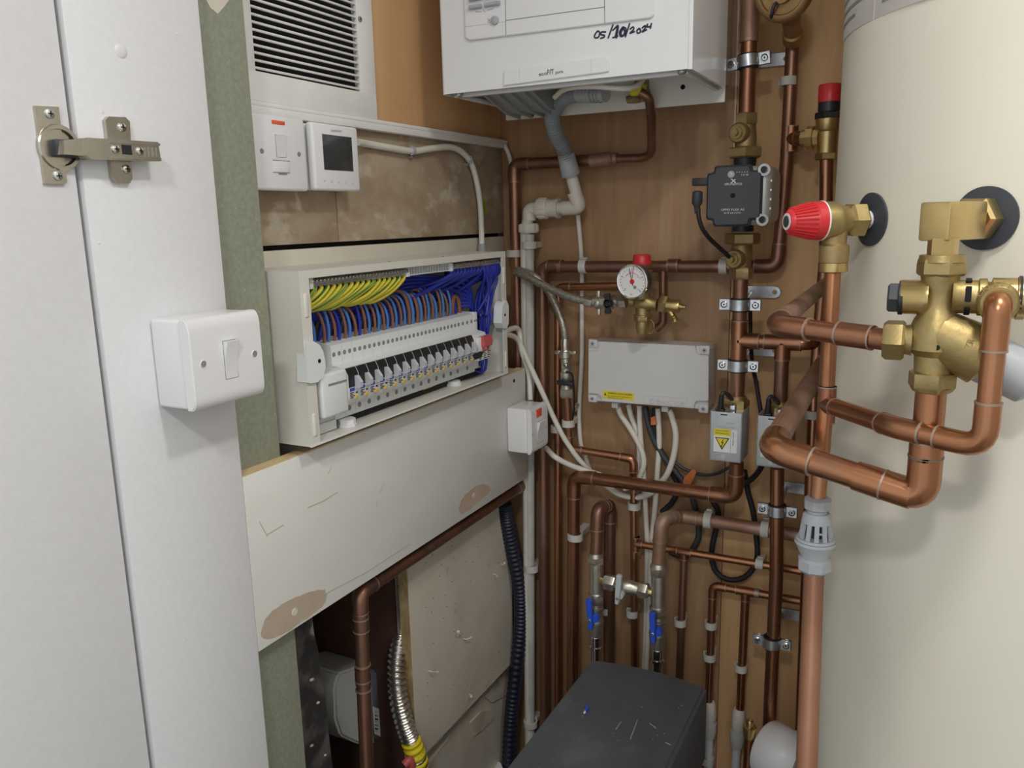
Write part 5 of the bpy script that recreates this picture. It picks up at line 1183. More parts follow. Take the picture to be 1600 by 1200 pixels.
cable('white cable leaving the red neon switch bottom and running to the long pipe', [V((.105, lx(850,700,.1).y, lx(850,700,.1).z)), w(866,713,.085), w(885,724,.075), w(905,732,.062), w(928,739,.052), w(938,742,.046)], .0052)
cable('thick black cable leaving the wiring box and passing behind the long pipe', [w(1008,636,.022), w(1013,662,.022), w(1024,692,.022), w(1042,720,.022), w(1062,745,.022), w(1078,768,.022), w(1088,800,.018), w(1092,830,.014), w(1088,848,.012), w(1074,868,.010), w(1060,868,.010), w(1046,862,.010)], .0056, 'charcoal')
cable('second black cable under the wiring box beside the orange tag', [w(1023,638,.018), w(1022,668,.018), w(1028,695,.016), w(1044,722,.016), w(1052,742,.014), w(1060,762,.012), w(1050,785,.010), w(1034,800,.010)], .0050, 'black_rubber')
cable('thin grey lead sagging from the black cables to the left motorised valve', [w(1054,722,.020), w(1072,734,.020), w(1098,742,.020), w(1120,740,.025), w(1140,730,.03)], .0030, 'charcoal')
cable('black cable looping round below the motorised valves', [w(1196,712,.075), w(1188,732,.05), w(1176,747,.03), w(1160,758,.026), w(1140,768,.024), w(1122,772,.022), w(1113,780,.020), w(1122,800,.018), w(1119,825,.014), w(1112,860,.012), w(1116,888,.012), w(1133,904,.012), w(1155,905,.012), w(1173,893,.012), w(1183,870,.012), w(1182,840,.012), w(1177,800,.012), w(1168,765,.014), w(1163,735,.02)], .0050, 'black_rubber')
cable('black lead running behind the riser down to the right motorised valve', [w(1172,470,.03), w(1173,530,.03), w(1176,570,.05), w(1181,595,.07), w(1186,625,.085), w(1190,650,.09)], .0034, 'black_rubber')
def cable_tag(pts, off, label):
    b = BM(); prism(b, [w(x, y, off) for x, y in pts], (0, .003, 0)); return tag(obj('cable_tag', b, 'orange'), label, 'tag')
cable_tag([(1017,653),(1023,650),(1026,664),(1017,664)], .030, 'small orange cable tag directly under the wiring box'); cable_tag([(1069,746),(1080,735),(1085,733),(1088,738),(1082,752),(1077,759),(1067,755)], .036, 'orange cable tag on the black cable above the long pipe')

# ================================================================== BLUE BALL VALVES AND BYPASS
BO = .100
def ballchain(label, x, y0, ys, rbig, hx0, hy0, hx1, hy1):
    """ys: measured heights of nut / tee body / nut / ball valve / tail along one vertical"""
    t_ = thing('ball_valve', w(x, ys[-1], BO), label, 'valve', 'ball valves with blue levers')
    X_ = w(x, ys[3], BO).x
    z = [w(x, y, BO).z for y in ys]
    P = lambda zz_: V((X_, -BO, zz_))
    k = rbig
    lat(t_, P(z[0]), DN, [(-.003,k*.80),(.002,k*.95),(.004,k*.98)], 'nickel', 'collar')
    hexm = BM(); hexnut(hexm, P(z[0]-.004), DN, z[0]-z[1]-.004, k*1.06, 0, .2); obj('hex_nut', hexm, 'nickel', t_)
    lat(t_, P(z[1]), DN, [(0,k*.82),((z[1]-z[2]),k*.82)], 'nickel', 'tee_body')
    hexm = BM(); hexnut(hexm, P(z[2]-.004), DN, z[2]-z[3]-.004, k*1.06, 0, .2); obj('hex_nut', hexm, 'nickel', t_); lat(t_, P(z[2]), DN, [(-.001,k*.85),(.001,k*.98),(.005,k*.98)], 'nickel', 'collar')
    L = z[3]-z[4]
    lat(t_, P(z[3]), DN, [(0,k*.72),(L*.10,k*.74),(L*.12,k*.95),(L*.20,k*.95),(L*.24,k*.84),(L*.5,k*.98),(L*.54,k*1.04),(L*.6,k*1.0),(L,k*.84)], 'nickel', 'valve_body')
    L2 = z[4]-z[5]
    lat(t_, P(z[4]), DN, [(0,k*.70),(L2*.08,k*.74),(L2*.1,k*.70),(L2*.62,k*.70),(L2*.66,k*.86),(L2*.80,k*.86),(L2*.84,k*.66),(L2*1.6,k*.66)], 'chrome', 'hose_tail')
    # blue lever facing the room
    c = w((hx0+hx1)/2, (hy0+hy1)/2, BO+k*1.55)
    a_, b_ = w(hx0, hy0, BO+k*1.55), w(hx1, hy1, BO+k*1.55); d = (b_-a_); Lh = d.length; d = d.normalized(); n = FR; s = n.cross(d)
    b = BM(); W_ = .0052
    pts = []
    for u, v in ((0,-.9),(.02,-1),(.55,-.95),(.62,-.8),(.98,-.85),(1,-.6),(1,.6),(.98,.85),(.62,.8),(.55,.95),(.02,1),(0,.9)): pts.append(a_+d*u*Lh+s*v*W_)
    prism(b, [p-n*.0045 for p in pts], n*.009); bmesh.ops.recalc_face_normals(b, faces=b.faces[:]); bmesh.ops.bevel(b, geom=b.edges[:], offset=.001, segments=1, affect='EDGES'); lv = obj('blue_lever', b, 'blue_plastic', t_)
    cc = a_+d*Lh*.68
    lat(t_, V((cc.x+.006, -BO-k*.6, cc.z)), FR, [(0,k*.5),(k*.55,k*.55),(k*.75,k*.5),(k*.75,0)], 'blue_plastic', 'lever_hub')
    b = BM(); screwhead(b, cc+n*.0045, n, .0034, 0, 1); obj('lever_screw', b, ['zinc','black_plastic'], lv)
    return t_, P
BV1, P1_ = ballchain('ball valve with blue lever, left of the two above the black lid', 931, 866, (866,880,926,942,992,1018), .0150, 920, 936, 923.5, 983)
BV2, P2_ = ballchain('ball valve with blue lever, right of the two above the black lid', 1028, 882, (882,898,947,962,1012,1038), .0156, 1019.5, 957, 1021, 1004)
bp = thing('bypass_valve', w(968,940,BO), 'nickel bypass valve with grey lever bridging the two blue lever valves', 'valve')
a, b_ = V((P1_(0).x, -BO, w(931,905,BO).z)), V((P2_(0).x, -BO, w(1028,928,BO).z)); dd = b_-a; L = dd.length
lat(bp, a, dd, [(L*.0,.004),(L*.10,.0085),(L*.16,.0085)], 'brass_bright', 'spigot')
lat(bp, a+dd, -dd, [(L*.0,.004),(L*.10,.0085),(L*.16,.0085)], 'brass_bright', 'spigot')
nut(bp, a+dd*.15, dd, L*.17, .0150, 'nickel'); nut(bp, a+dd*.70, dd, L*.14, .0150, 'nickel')
lat(bp, a, dd, [(L*.14,.0100),(L*.33,.0105),(L*.36,.0130),(L*.58,.0138),(L*.60,.0120),(L*.68,.0120),(L*.72,.0105),(L*.84,.0120),(L*.86,.0095)], 'nickel', 'valve_body')
c = w(966,919,BO+.022)
b = BM(); a_, b_ = w(968,898,BO+.022), w(964.5,943,BO+.022); d = (b_-a_).normalized(); Lh = (b_-a_).length; n = FR; s = n.cross(d)
prism(b, [a_+d*u*Lh+s*v*.0052-n*.004 for u, v in ((0,-.9),(.6,-.9),(1,-.7),(1,.7),(.6,.9),(0,.9))], n*.009); bmesh.ops.recalc_face_normals(b, faces=b.faces[:]); bmesh.ops.bevel(b, geom=b.edges[:], offset=.001, segments=1, affect='EDGES'); lv = obj('grey_lever', b, 'pale_grey', bp)
b = BM(); screwhead(b, w(964.5,935,BO+.0268), FR, .0036, 0, 1); obj('lever_screw', b, ['light_grey','black_plastic'], lv); lat(bp, w(972,925,BO+.004), FR, [(0,.008),(.016,.0075),(.016,0)], 'pale_grey', 'lever_hub')

# ================================================================== RED CAP VALVE AND STRAINER, TOP RIGHT
VO = .075
rc0 = thing('bypass_relief_valve', w(1293,250,VO), 'brass differential valve with red and black cap beside the cylinder', 'valve')
zc_ = lambda y: w(1294, y, VO).z
def P3(y): return V((w(1294,200,VO).x, -VO, zc_(y)))
def lv3(ys, name, m_, seg=22):
    z0 = zc_(ys[0][0]); lat(rc0, P3(ys[0][0]), DN, [(z0-zc_(y), r) for y, r in ys], m_, name, seg)
lv3([(132,0),(132,.0150),(134,.0165),(160,.0165)], 'red_cap', 'red'); lv3([(158,.0160),(178,.0160)], 'black_sleeve', 'black_plastic')
nut(rc0, P3(187), UP, zc_(175)-zc_(187), .0200, 'black_plastic', 'black_nut'); lv3([(174.5,.0165),(176,.0185),(176.5,.0165)], 'chrome_ring', 'chrome')
lv3([(186,.0185),(203,.0175),(206,.0150),(240,.0140)], 'valve_body', 'brass_bright'); nut(rc0, P3(250), UP, zc_(239)-zc_(250), .0172, 'brass_bright')
a, b_ = w(1262,216,XR+.035), V((P3(214).x, -VO, P3(214).z)); dd = b_-a; L = dd.length
lat(rc0, a-dd*.3, dd, [(0,.0125),(L*.25,.0130),(L*.28,.0175),(L*.62,.0175),(L*.66,.0145),(L*.9,.0135)], 'brass_bright', 'side_inlet', 8)
pv = pipe('copper pipe dropping from the red capped valve behind the front copper pipe', [P3(249), w(1290,400,VO), w(1273,600,VO), w(1247,1250,VO)], R22, 'copper', elbows=False)
for (x, y) in ((1272,645),):
    clip(w(1270,647,VO), UP, R22, 'white clip behind the front copper pipe, right of the second motorised valve')
sn = thing('strainer', w(1228,60,.05), 'round brass strainer body cut by the top edge above the pipe clip', 'valve')
c = w(1226,-14,.128); rs = px2m(c, 46); dS = V((-.12,-1,-.25)).normalized()
lat(sn, c-dS*.018, dS, [(0,rs*.6),(.004,rs*.85),(.016,rs*.98),(.024,rs*1.0),(.030,rs*.96),(.034,rs*.84),(.034,rs*.74),(.030,rs*.70),(.030,rs*.40),(.040,rs*.36),(.040,0)], 'bronze', 'strainer_body', 36)
a, x, y = frame(dS, (0,0,1)); b = BM()
for k in range(3): t = 2*PI*k/3+.5; u = x*math.cos(t)+y*math.sin(t); obox(b, c+dS*.015+u*rs*.5, (rs*.55, rs*.22, .012), (u, dS.cross(u), dS), .002, 2)
obj('cap_rib', b, 'bronze', sn)
b = BM(); sweep(b, spline([w(1214,4,.172), w(1209,10,.174), w(1206,22,.172), w(1205,27,.166)]), .0026, 8); obj('cable_tie', b, 'black_plastic', sn)
lat(sn, w(1236,28,.095), w(1240,66,.040)-w(1236,28,.095), [(0,.0140),(.034,.0120),(.036,.0150),(.054,.0155),(.060,.0120)], 'bronze', 'neck')

# ================================================================== CYLINDER VALVES
# temperature relief valve, along the radial direction nT
tp = thing('temperature_relief_valve', pT+nT*.04-V((0,0,.04)), 'brass relief valve with ribbed red knob on the cylinder side', 'valve')
def rad(p, n, prof, m_, name, par, seg=24, a0=0): bm = BM(); lathe(bm, p, n, prof, seg, 0, (0,0,1), a0); return obj(name, bm, m_, par)
k_ = px2m(pT+nT*.05, 1)
rad(pT, nT, [(.001,.0095),(.012,.0095)], 'paper', 'thread_tape', tp, 16)
bm = BM(); lathe(bm, pT+nT*.010, nT, [(0,.0165),(.002,.0185),(.015,.0185),(.018,.015)], 6, 0, (0,0,1), .5); obj('hex_body', bm, 'brass', tp)
rad(pT, nT, [(.024,.0140),(.034,.0150),(.040,.0185),(.044,.0195),(.056,.0195)], 'brass', 'valve_body', tp)
tax = pT+nT*.040
zo = tax.z
bm = BM(); lathe(bm, tax, DN, [(0,.0130),(.024,.0118),(.026,.0150),(.043,.0150),(.0435,.0120)], 20); obj('outlet', bm, 'brass_dull', tp)
bm = BM(); lathe(bm, tax+V((0,0,-.0435)), DN, [(0,.0140),(.003,.0145),(.009,.0145),(.010,.0120)], 10); obj('outlet_nut', bm, 'brass_bright', tp)
rad(pT, nT, [(.056,.0205),(.0575,.0205)], 'paper', 'white_ring', tp)
bm = BM(); lathe(bm, pT, nT, [(.0575,.0200),(.066,.0195),(.067,.0185),(.091,.0125),(.094,.0095),(.094,0)], 28)
kn = obj('red_knob', bm, 'red', tp)
bm = BM(); a, x, y = frame(nT, (0,0,1))
for k in range(26):
    t = 2*PI*k/26; u = x*math.cos(t)+y*math.sin(t); p0 = pT+nT*.068+u*.0188; p1 = pT+nT*.090+u*.0132; sweep(bm, [p0, p1], .0009, 5)
obj('knob_rib', bm, 'red', kn)
rad(pT, nT, [(.0935,.0085),(.0945,.0085),(.0945,0)], 'paper', 'knob_disc', tp); rad(pT, nT, [(.094,.0060),(.0952,.0058),(.0952,0)], 'charcoal', 'knob_centre', tp)
# discharge pipe to the tundish
tun = w(1277,776,1.0)
dT = dep(tax)
pb = q(1278, 780, dT+.02)
xdv = V((tax.x, tax.y, 0))
dbot = V((tax.x-.0, tax.y, pb.z))
sp1 = pipe('copper discharge pipe from the red knob valve down to the grey tundish', [tax+V((0,0,-.045)), q(1290,640,dT+.012), pb], px2m(tax, 12.2), 'copper_warm', elbows=False)
tz = q(1291.5,632,dT+.012)
# multi-valve in front of the cylinder
YM = q(1470,460,.690).y; MO = -YM
def mv(x, y, e=0.0): return w(x, y, MO+e)
mm = thing('inlet_control_valve', mv(1455,612), 'large brass inlet control valve in front of the cylinder', 'valve')
# square elbow joined to the cylinder
ec = mv(1468,346)
rad(pM, nM, [(.001,.0150),(.008,.0150)], 'steel', 'thread', mm, 20)
bm = BM(); lathe(bm, pM+nM*.006, nM, [(0,.0180),(.003,.0200),(.018,.0200),(.021,.0170)], 6, 0, (0,0,1), .5); obj('hex_body', bm, 'brass_bright', mm)
hw = px2m(ec, 31.5); hh = px2m(ec, 30)
sd = V((-nM.y, nM.x, 0)) * (-1 if (-nM.y) < 0 else 1)
blk = pM+nM*.026
L_ = (ec-blk).dot(nM)
bm = BM(); obox(bm, V((ec.x, ec.y, ec.z))-nM*(.030-hw*.45), (hw*1.55, .062, hh*2), (sd, -nM, UP), .002, 2); obj('square_elbow', bm, 'brass_bright', mm)
r_ = px2m(ec, 1)
zz = lambda y: mv(1470, y).z
nx = mv(1473,390).x
def VL(ys, m_, name, seg=24, x=None, a0=0):
    xx = nx if x is None else x
    bm = BM(); lathe(bm, V((xx, YM, zz(ys[0][0]))), DN, [(zz(ys[0][0])-zz(y), r*r_) for y, r in ys], seg, 0, None, a0); return obj(name, bm, m_, mm)
nip = VL([(372,22),(408,22)], 'brass_bright', 'fluted_nipple', 8)
VL([(401,30),(406,35),(414,36),(427,36),(431,32)], 'brass', 'hex_nut', 6, None, .2); VL([(398,32),(409,34)], 'brass', 'nut_collar')
VL([(428,29),(440,27),(455,24),(475,24),(490,28),(500,34),(520,40),(545,40),(556,30)], 'brass', 'valve_body', 28)
bx_ = mv(1459,560).x
VL([(546,30),(582,28)], 'brass', 'lower_neck', 24, bx_); VL([(580,28),(583,36),(603,36),(609,32),(613,27)], 'brass', 'hex_nut', 6, bx_, .25); VL([(605,32),(611,29)], 'brass_dull', 'nut_collar', 24, bx_)
def HL(p, d, xs, m_, name, seg=22, a0=0):
    bm = BM(); lathe(bm, p, d, [(t*r_, r*r_) for t, r in xs], seg, 0, (0,0,1), a0); return obj(name, bm, m_, mm)
HL(mv(1470,465), LF, [(18,30),(26,30),(30,27.5),(57,27.5),(59,26)], 'brass_bright', 'left_port'); HL(mv(1408,465), LF, [(-3,27.8),(3,27.8),(4,26)], 'black_plastic', 'cap_washer'); HL(mv(1405,465), LF, [(0,25),(14,25),(17,22),(17,0)], 'charcoal', 'black_hex_cap', 6, .5)
HL(mv(1470,463), RT, [(16,30),(22,26),(50,26),(52,29),(62,29),(64,24),(80,22)], 'brass', 'right_port')
bm = BM()
for k in range(5): t = 2*PI*k/5+.4; u = V((0,math.cos(t),math.sin(t))); obox(bm, mv(1512,463)+u*r_*25.6, (.0045, .013, .0016), (RT, RT.cross(u), u), .0005, 1)
obj('port_slot', bm, 'void', mm)
# expansion relief body with front outlet and red knob out of frame
HL(mv(1535,465), RT, [(0,20),(10,22),(12,31),(44,31),(46,33),(56,33)], 'brass_bright', 'relief_body', 24); HL(mv(1590,465), RT, [(0,33),(4,33.5)], 'black_plastic', 'relief_washer')
HL(mv(1593,465), RT, [(0,31),(14,30),(46,22),(50,0)], 'red', 'relief_knob')
oc = mv(1558,470); HL(oc, FR, [(0,31),(26,30),(34,28),(38,24),(38,17)], 'brass', 'front_outlet', 26)
zt2 = oc-V((0,0,r_*0)); 
for k in range(8):
    an = math.radians(-64+128*k/7-0); ch = 'CALEFFI8'[k] if k < 7 else None
    if ch:
        rr = r_*25.5; p = oc+FR*(r_*36.3)+V((math.sin(an)*rr, 0, math.cos(an)*rr)); xd2 = V((math.cos(an),0,-math.sin(an))); text('cast_lettering', ch, p-xd2*.0018, xd2, xd2.cross(FR)*-1 if (xd2.cross(FR)).z < 0 else xd2.cross(FR), .0062, 'brass_dull', mm, .0008)
# lower left port, strainer branch
HL(mv(1447,532), LF, [(20,26),(40,22),(52,22),(54,18)], 'brass', 'left_neck'); HL(mv(1414,532), LF, [(0,30),(4,34),(27,34),(33,29),(33,0)], 'brass', 'hex_nut', 6, .45)
dg_ = (mv(1570,572)-mv(1470,522)).normalized()
HL(mv(1462,520), dg_, [(0,40),(20,42),(60,46),(78,47),(82,40),(86,36)], 'brass', 'strainer_branch', 28); HL(mv(1462,520,-.004), dg_, [(78,38),(84,41),(150,40),(156,34),(156,0)], 'light_grey', 'cartridge_cover', 24)
text('cast_lettering', 'DZR', mv(1513,557,r_*43), V((.25,0,1)), V((-1,0,.25)), .0075, 'brass_dull', mm, .0005)
bm = BM(); lathe(bm, mv(1464,543,r_*37.5), FR, [(0,.0024),(.0012,.0024),(.0012,0)], 10); obj('pilot_hole', bm, 'void', mm)
# pipes meeting the valve
lrun = w(1212,505,.0); e1 = q(1212,508,.80)
vl = mv(1386,531)
pa = pipe('thick copper pipe from the brass inlet valve elbowing back towards the wall', [vl, e1, V((e1.x-.012, -.035, e1.z))], px2m(vl, 17.5), 'copper', rb=.030, coup=((vl+(e1-vl)*.27, (e1-vl), .035),))
part_tube('dusty_length', [e1+V((-.0007,.03,0)), V((e1.x-.0112, -.06, e1.z))], px2m(vl, 17.5)*1.012, 'copper_dusty', pa)
vb = V((bx_, YM, zz(610))); e2z = q(1440,772,dep(vb)+.03).z
e3 = q(1204,700,.81); kz = mv(1425,775)
low = V((bx_, YM, kz.z))
e3 = V((e3.x, e3.y, e3.z)); md = low+(e3-low)*.30
pbt = pipe('thick copper pipe looping down from the inlet valve and back to the wall', [vb, low, md, e3, V((e3.x-.012, -.035, e3.z))], px2m(vb, 22.5), 'copper_warm', rb=.026, coup=((vb+(low-vb)*.62, DN, .004),))
part_tube('dusty_length', [e3+V((-.0007,.035,0)), V((e3.x-.0112, -.06, e3.z))], px2m(vb, 22.5)*1.012, 'copper_dusty', pbt)
b_ = low+(e3-low)*.14; dd = (e3-low); lat(pbt, b_, dd, [(-.012,px2m(vb,25.5)),(.012,px2m(vb,25.5))], 'copper_warm', 'coupling'); lat(pbt, low+(e3-low)*.30, dd, [(-.014,px2m(vb,25.5)),(.016,px2m(vb,25.0))], 'copper_warm', 'coupling')
lat(pbt, low+(e3-low)*.215, dd, [(-.003,px2m(vb,23.5)),(.003,px2m(vb,23.5))], 'solder', 'solder_ring')
# pipe from the expansion relief down and across to the discharge pipe
op = oc+FR*(r_*36); o2 = V((op.x-.001, op.y-.012, op.z)); 
pz_ = w(1540,700,-o2.y).z
o3 = V((o2.x, o2.y, pz_))
pr_ = pipe('copper pipe curving from the valve front outlet across to the discharge pipe', [op-FR*.01, o2, o3, q(1400,668,dep(o3)+.055), tz], px2m(o3, 17.0), 'copper_warm', rb=.022)
tee(sp1, tz, UP, (q(1400,668,dep(o3)+.055)-tz), px2m(tz, 12.2), 'copper', 2.4)
# tundish
td = thing('tundish', pb-V((0,0,.1)), 'grey plastic slotted tundish below the copper discharge pipe', 'tundish')
kt = px2m(pb, 1); TX = V((pb.x, pb.y, 0))
ztd = lambda y: (CAM+ray(1273,y)*(dep(pb))).z
def TL(ys, m_, name, seg=26, a0=0):
    bm = BM(); lathe(bm, V((pb.x, pb.y, ztd(ys[0][0]))), DN, [(ztd(ys[0][0])-ztd(y), r*kt) for y, r in ys], seg, 0, None, a0); return obj(name, bm, m_, td)
TL([(776,15),(780,21),(794,21),(797,18)], 'light_grey', 'top_nut', 8, .2); TL([(796,15),(805,15)], 'light_grey', 'thread')
TL([(802,18),(806,21),(818,23),(818,15)], 'light_grey', 'upper_ring'); TL([(844,29),(848,30),(851,27),(851,20)], 'light_grey', 'cage_base')
bm = BM(); n = 12
for k in range(n):
    t = 2*PI*(k+.3)/n; u0, u1 = V((math.cos(t),math.sin(t),0)), V((-math.sin(t),math.cos(t),0))
    pa_, pb_ = V((pb.x,pb.y,ztd(815)))+u0*22*kt, V((pb.x,pb.y,ztd(846)))+u0*26*kt
    W_ = 3.4*kt; prism(bm, [pa_-u1*W_, pa_+u1*W_, pb_+u1*W_, pb_-u1*W_], u0*-3*kt)
    if k % 3 == 0: mdp = (pa_+pb_)/2+u1*6.5*kt; obox(bm, mdp-u0*2*kt, (7*kt, 2*kt, 2.4*kt), (u1, u0, UP), 0)
obj('slotted_cage', bm, 'light_grey', td)
TL([(812,10),(845,10)], 'charcoal', 'dark_core', 16)
TL([(849,31),(853,32),(857,30),(876,21),(880,21),(884,20)], 'light_grey', 'funnel'); TL([(878,22),(882,26),(898,26),(904,20),(906,16)], 'light_grey', 'bottom_nut', 8, .2)
zb3 = q(1272,905,dep(pb)); 
pipe('wide matte copper discharge pipe below the grey tundish', [V((pb.x, pb.y, ztd(900))), q(1258,1260,dep(pb)-.06)], 15.5*kt, 'copper_matte', elbows=False)

# ================================================================== LOWER OBJECTS
# black lidded box
zl_ = .757
bl0, br0 = w(925,1028,.15).x, w(1105,1090,.15).x
yA, yB = -.15, -.75
sf = thing('water_softener', ((bl0+br0)/2, -.42, .2), 'black plastic lidded box standing on the floor in front of the pipes', 'box')
bm = BM(); N = 10; out = []
zt_ = zl_
for k in range(N+1):
    u = k/N; out.append(V((bl0+(br0-bl0)*u, yA-.030*(1-4*(u-.5)**2)*0+.014*(1-(2*u-1)**2)-.004, 0)))
outline = out+[V((br0+.006, yB, 0)), V((bl0-.004, yB, 0))]
prism(bm, [p+V((0,0,.62)) for p in outline], (0,0,zl_-.62))
bmesh.ops.recalc_face_normals(bm, faces=bm.faces[:]); bmesh.ops.bevel(bm, geom=[e for e in bm.edges if max(v.co.z for v in e.verts) > zl_-.001 and min(v.co.z for v in e.verts) > zl_-.001], offset=.006, segments=3, affect='EDGES')
obj('lid', bm, 'black_lid', sf, 50)
bm = BM(); rbox(bm, (bl0+.006, yB+.006, .0), (br0-.008, yA-.010, .6205), .006, 2); obj('cabinet_body', bm, 'charcoal', sf)
bm = BM(); rr_ = random.Random(4)
for k in range(22):
    x, y = rr_.uniform(bl0+.01, br0-.01), rr_.uniform(yB+.25, yA-.02); s_ = rr_.uniform(.0004,.0010); obox(bm, V((x,y,zl_+.0002)), (s_,s_*1.5,.0008), (RT,BK,UP), 0)
for p0, p1 in (((985,1155),(996,1125)),((962,1140),(970,1128)),((1015,1130),(1025,1138)),((1040,1160),(1048,1164))):
    a, b_ = lz(*p0, zl_+.0002), lz(*p1, zl_+.0002); sweep(bm, [a, b_], .0005, 5)
o = obj('dust_speck', bm, 'pale_grey', sf); o['kind'] = 'stuff'
bm = BM(); a, b_ = lz(918,1105,zl_+.0035), lz(914,1112,zl_+.0035); cyl(bm, a, b_, .0028, 10); wo = tag(obj('wire_offcut', bm, 'blue_plastic'), 'tiny blue wire offcut lying on the black lid', 'offcut')
bm = BM(); cyl(bm, b_, b_+(b_-a)*.25, .0018, 8); obj('wire_end', bm, 'paper', wo)
# navy corrugated conduit in the corner
nv = []
pth = spline([lx(788,788,.026), lx(792,815,.028), lx(801,860,.032), w(812,915,.045), w(814,960,.045), w(811,1010,.05), w(803,1080,.06), w(798,1130,.065), w(795,1190,.07), w(794,1240,.07)], 60)
bm = BM(); sweep(bm, pth, lambda t: .0146+.0011*math.sin(t*2*PI*70), 14); tag(obj('corrugated_conduit', bm, 'navy_hose'), 'thick dark navy corrugated conduit curving down in the left corner', 'conduit')
# crumpled white bag and bottom bits
bm = BM(); bmesh.ops.create_icosphere(bm, subdivisions=3, radius=1); rr_ = random.Random(9); cw = w(778,1212,.09)
for v in bm.verts:
    n_ = 1+.3*math.sin(v.co.x*7+v.co.y*5)*math.cos(v.co.z*6+v.co.y*4); v.co = cw+V((v.co.x*.034*n_, v.co.y*.03*n_, v.co.z*.020*n_))
tag(obj('plastic_bag', bm, 'paper'), 'crumpled white bag beside the left edge of the black lid', 'bag')
# white drum, brass topped stub
wd_ = thing('pipe_end_cap', w(1215,1200,.10), 'large round white plastic pipe end beside the matte copper pipe', 'pipe')
c = w(1196,1168,.115); da = V((1,-.42,-.02)).normalized()
lat(wd_, c, da, [(0,0),(0,.047),(.004,.050),(.05,.050),(.054,.047),(.075,.047)], 'white_plastic', 'round_cap', 40)
sb_ = thing('capped_pipe_stub', w(1170,1210,.14), 'copper pipe stub with brass cap standing near the white drum', 'pipe')
a = w(1171,1148,.14); bm = BM(); cyl(bm, a, V((a.x-.002, a.y, a.z-.2)), .0085, 16); obj('copper_stub', bm, 'copper_warm', sb_)
lat(sb_, a, UP, [(-.004,.0100),(.012,.0105),(.0125,.0118),(.016,.0118),(.017,.0065),(.026,.0062),(.028,.0050),(.028,.003),(.026,.003),(.026,0)], 'brass_bright', 'brass_cap')
# gas regulator / meter in the cavity, pipes and flexible conduit
XG = -.11
gmx = thing('gas_meter', (XG, lx(580,1150,XG).y, lx(580,1165,XG).z), 'dark meter with pale cover inside the opening under the boxing', 'meter')
def lpl(pts, x, ext, m_, name, par, bev=.004):
    b = BM(); prism(b, [lx(a, c, x) for a, c in pts], (-ext, 0, 0)); bmesh.ops.recalc_face_normals(b, faces=b.faces[:]); bmesh.ops.bevel(b, geom=b.edges[:], offset=bev, segments=2, affect='EDGES'); return obj(name, b, m_, par)
lpl([(575,1036),(530,1052),(523,1075),(525,1125),(533,1150),(560,1163),(595,1165),(600,1036)], XG+.030, .10, 'gas_cover', 'pale_cover', gmx)
lpl([(580,1050),(610,1040),(640,1045),(650,1080),(648,1150),(630,1168),(592,1155),(580,1140)], XG+.045, .11, 'gas_body', 'meter_body', gmx)
lpl([(583,1104),(594,1108),(597,1152),(586,1147)], XG+.0458, .001, 'paper', 'barcode_label', gmx, .0002)
bm = BM()
for k in range(7): z_ = 1112+5*k; prism(bm, [lx(x, y, XG+.0462) for x, y in ((586,z_),(591,z_+1.5),(591,z_+1.5+(k % 3)),(586,z_+(k % 3)+.8))], (-.0005,0,0))
obj('barcode', bm, 'print_dark', gmx)
bm = BM(); p = lx(594,1030,XG+.02); hexnut(bm, p, DN, .04, .016, 0); obj('union_nut', bm, 'nickel', gmx)
lat(gmx, p, UP, [(-.004,.010),(.014,.011),(.015,.0085),(.028,.0085)], 'brass_dull', 'tail_piece')
pipe('thin copper pipe rising from the meter inside the opening', [lx(594,1015,XG+.02), lx(591,925,XG+.02), lx(591,880,XG+.02)], .0095, 'copper_dark', elbows=False)
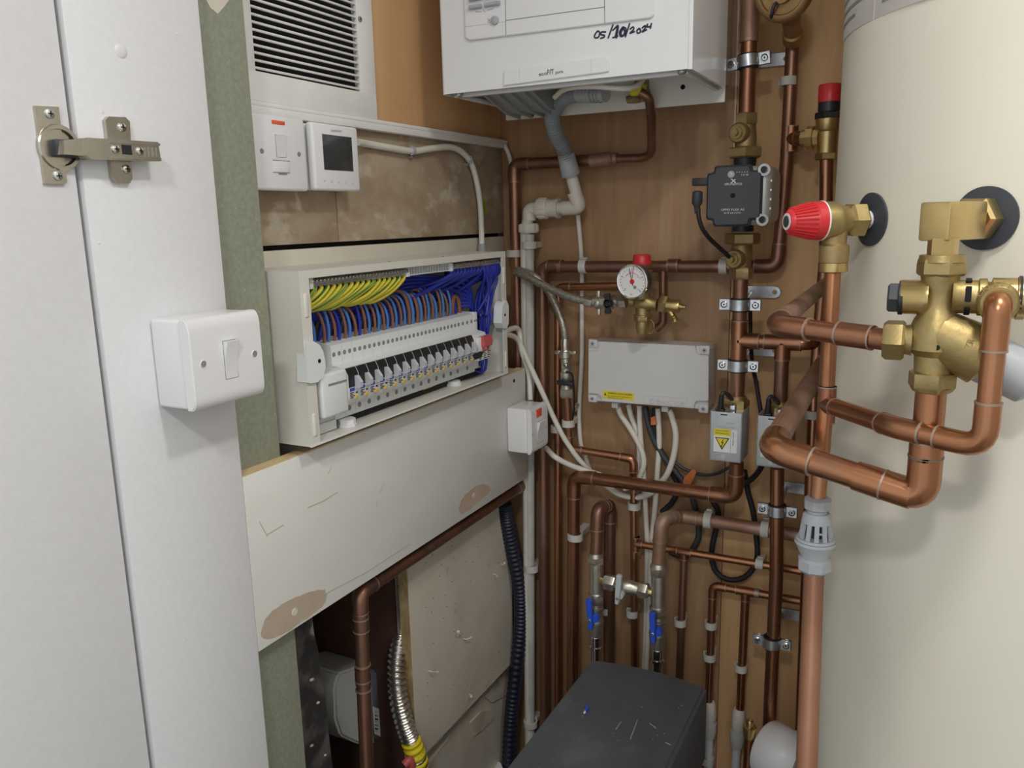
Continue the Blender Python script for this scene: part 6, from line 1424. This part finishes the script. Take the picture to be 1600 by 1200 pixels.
fx = spline([lx(650,955,-.04), lx(638,972,-.030), lx(626,1000,-.015), lx(620,1040,.0), lx(622,1085,.012), lx(632,1130,.022), lx(645,1165,.030), lx(660,1210,.035), lx(668,1240,.036)], 40)
bm = BM(); sweep(bm, fx, lambda t: .0138+.0022*math.sin(t*2*PI*40), 16); fc_ = tag(obj('flexible_steel_conduit', bm, 'steel'), 'ribbed stainless flexible pipe with yellow band beside the white board', 'pipe')
i0 = int(len(fx)*.72); i1 = int(len(fx)*.84); bm = BM(); sweep(bm, fx[i0:i1], lambda t: .0158+.0016*math.sin(t*2*PI*4), 16); obj('yellow_sleeve', bm, 'yellow', fc_)
bm = BM(); sweep(bm, spline([lx(632,1195,.03), lx(640,1188,.035), lx(643,1200,.035), lx(640,1215,.03)], 5), .007, 10); tag(obj('red_cap', bm, 'red_dull'), 'dull red cap at the foot of the ribbed steel pipe', 'cap')
bm = BM(); sweep(bm, spline([lx(606,905,-.03), lx(618,915,-.02), lx(628,914,-.015), lx(632,900,-.01)], 6), .004, 8); tag(obj('earth_wire', bm, 'wire_green'), 'green earth wire in the dark gap above the steel pipe', 'wire')
bm = BM(); rr_ = random.Random(5)
for k in range(60):
    p = V((rr_.uniform(-.30,.0), rr_.uniform(-.62,-.43), .55+rr_.uniform(-.02,.03))); ax = frame((rr_.uniform(-1,1), rr_.uniform(-1,1), rr_.uniform(.2,1))); s_ = rr_.uniform(.01,.035); obox(bm, p, (s_, s_*.8, s_*.6), ax, .002, 1)
rbox(bm, (-.33, -.624, .0), (-.017, -.392, .55))
o = obj('rubble_heap', bm, 'rubble', left); o['kind'] = 'stuff'
# ceiling downlights (outside the view) that hold the lamps
for lamp_, nm in ((lo, 'round ceiling downlight above the cupboard'), (lo2, 'round ceiling downlight in the room behind')):
    t_ = thing('ceiling_downlight', lamp_.location+V((0,0,.012)), nm, 'ceiling light')
    bm = BM(); rd = lamp_.data.size/2
    lathe(bm, lamp_.location+V((0,0,.025)), DN, [(0,rd+.03),(.010,rd+.03),(.012,rd+.006),(.006,rd+.004),(.006,0)], 32); obj('bezel', bm, 'white_plastic', t_)
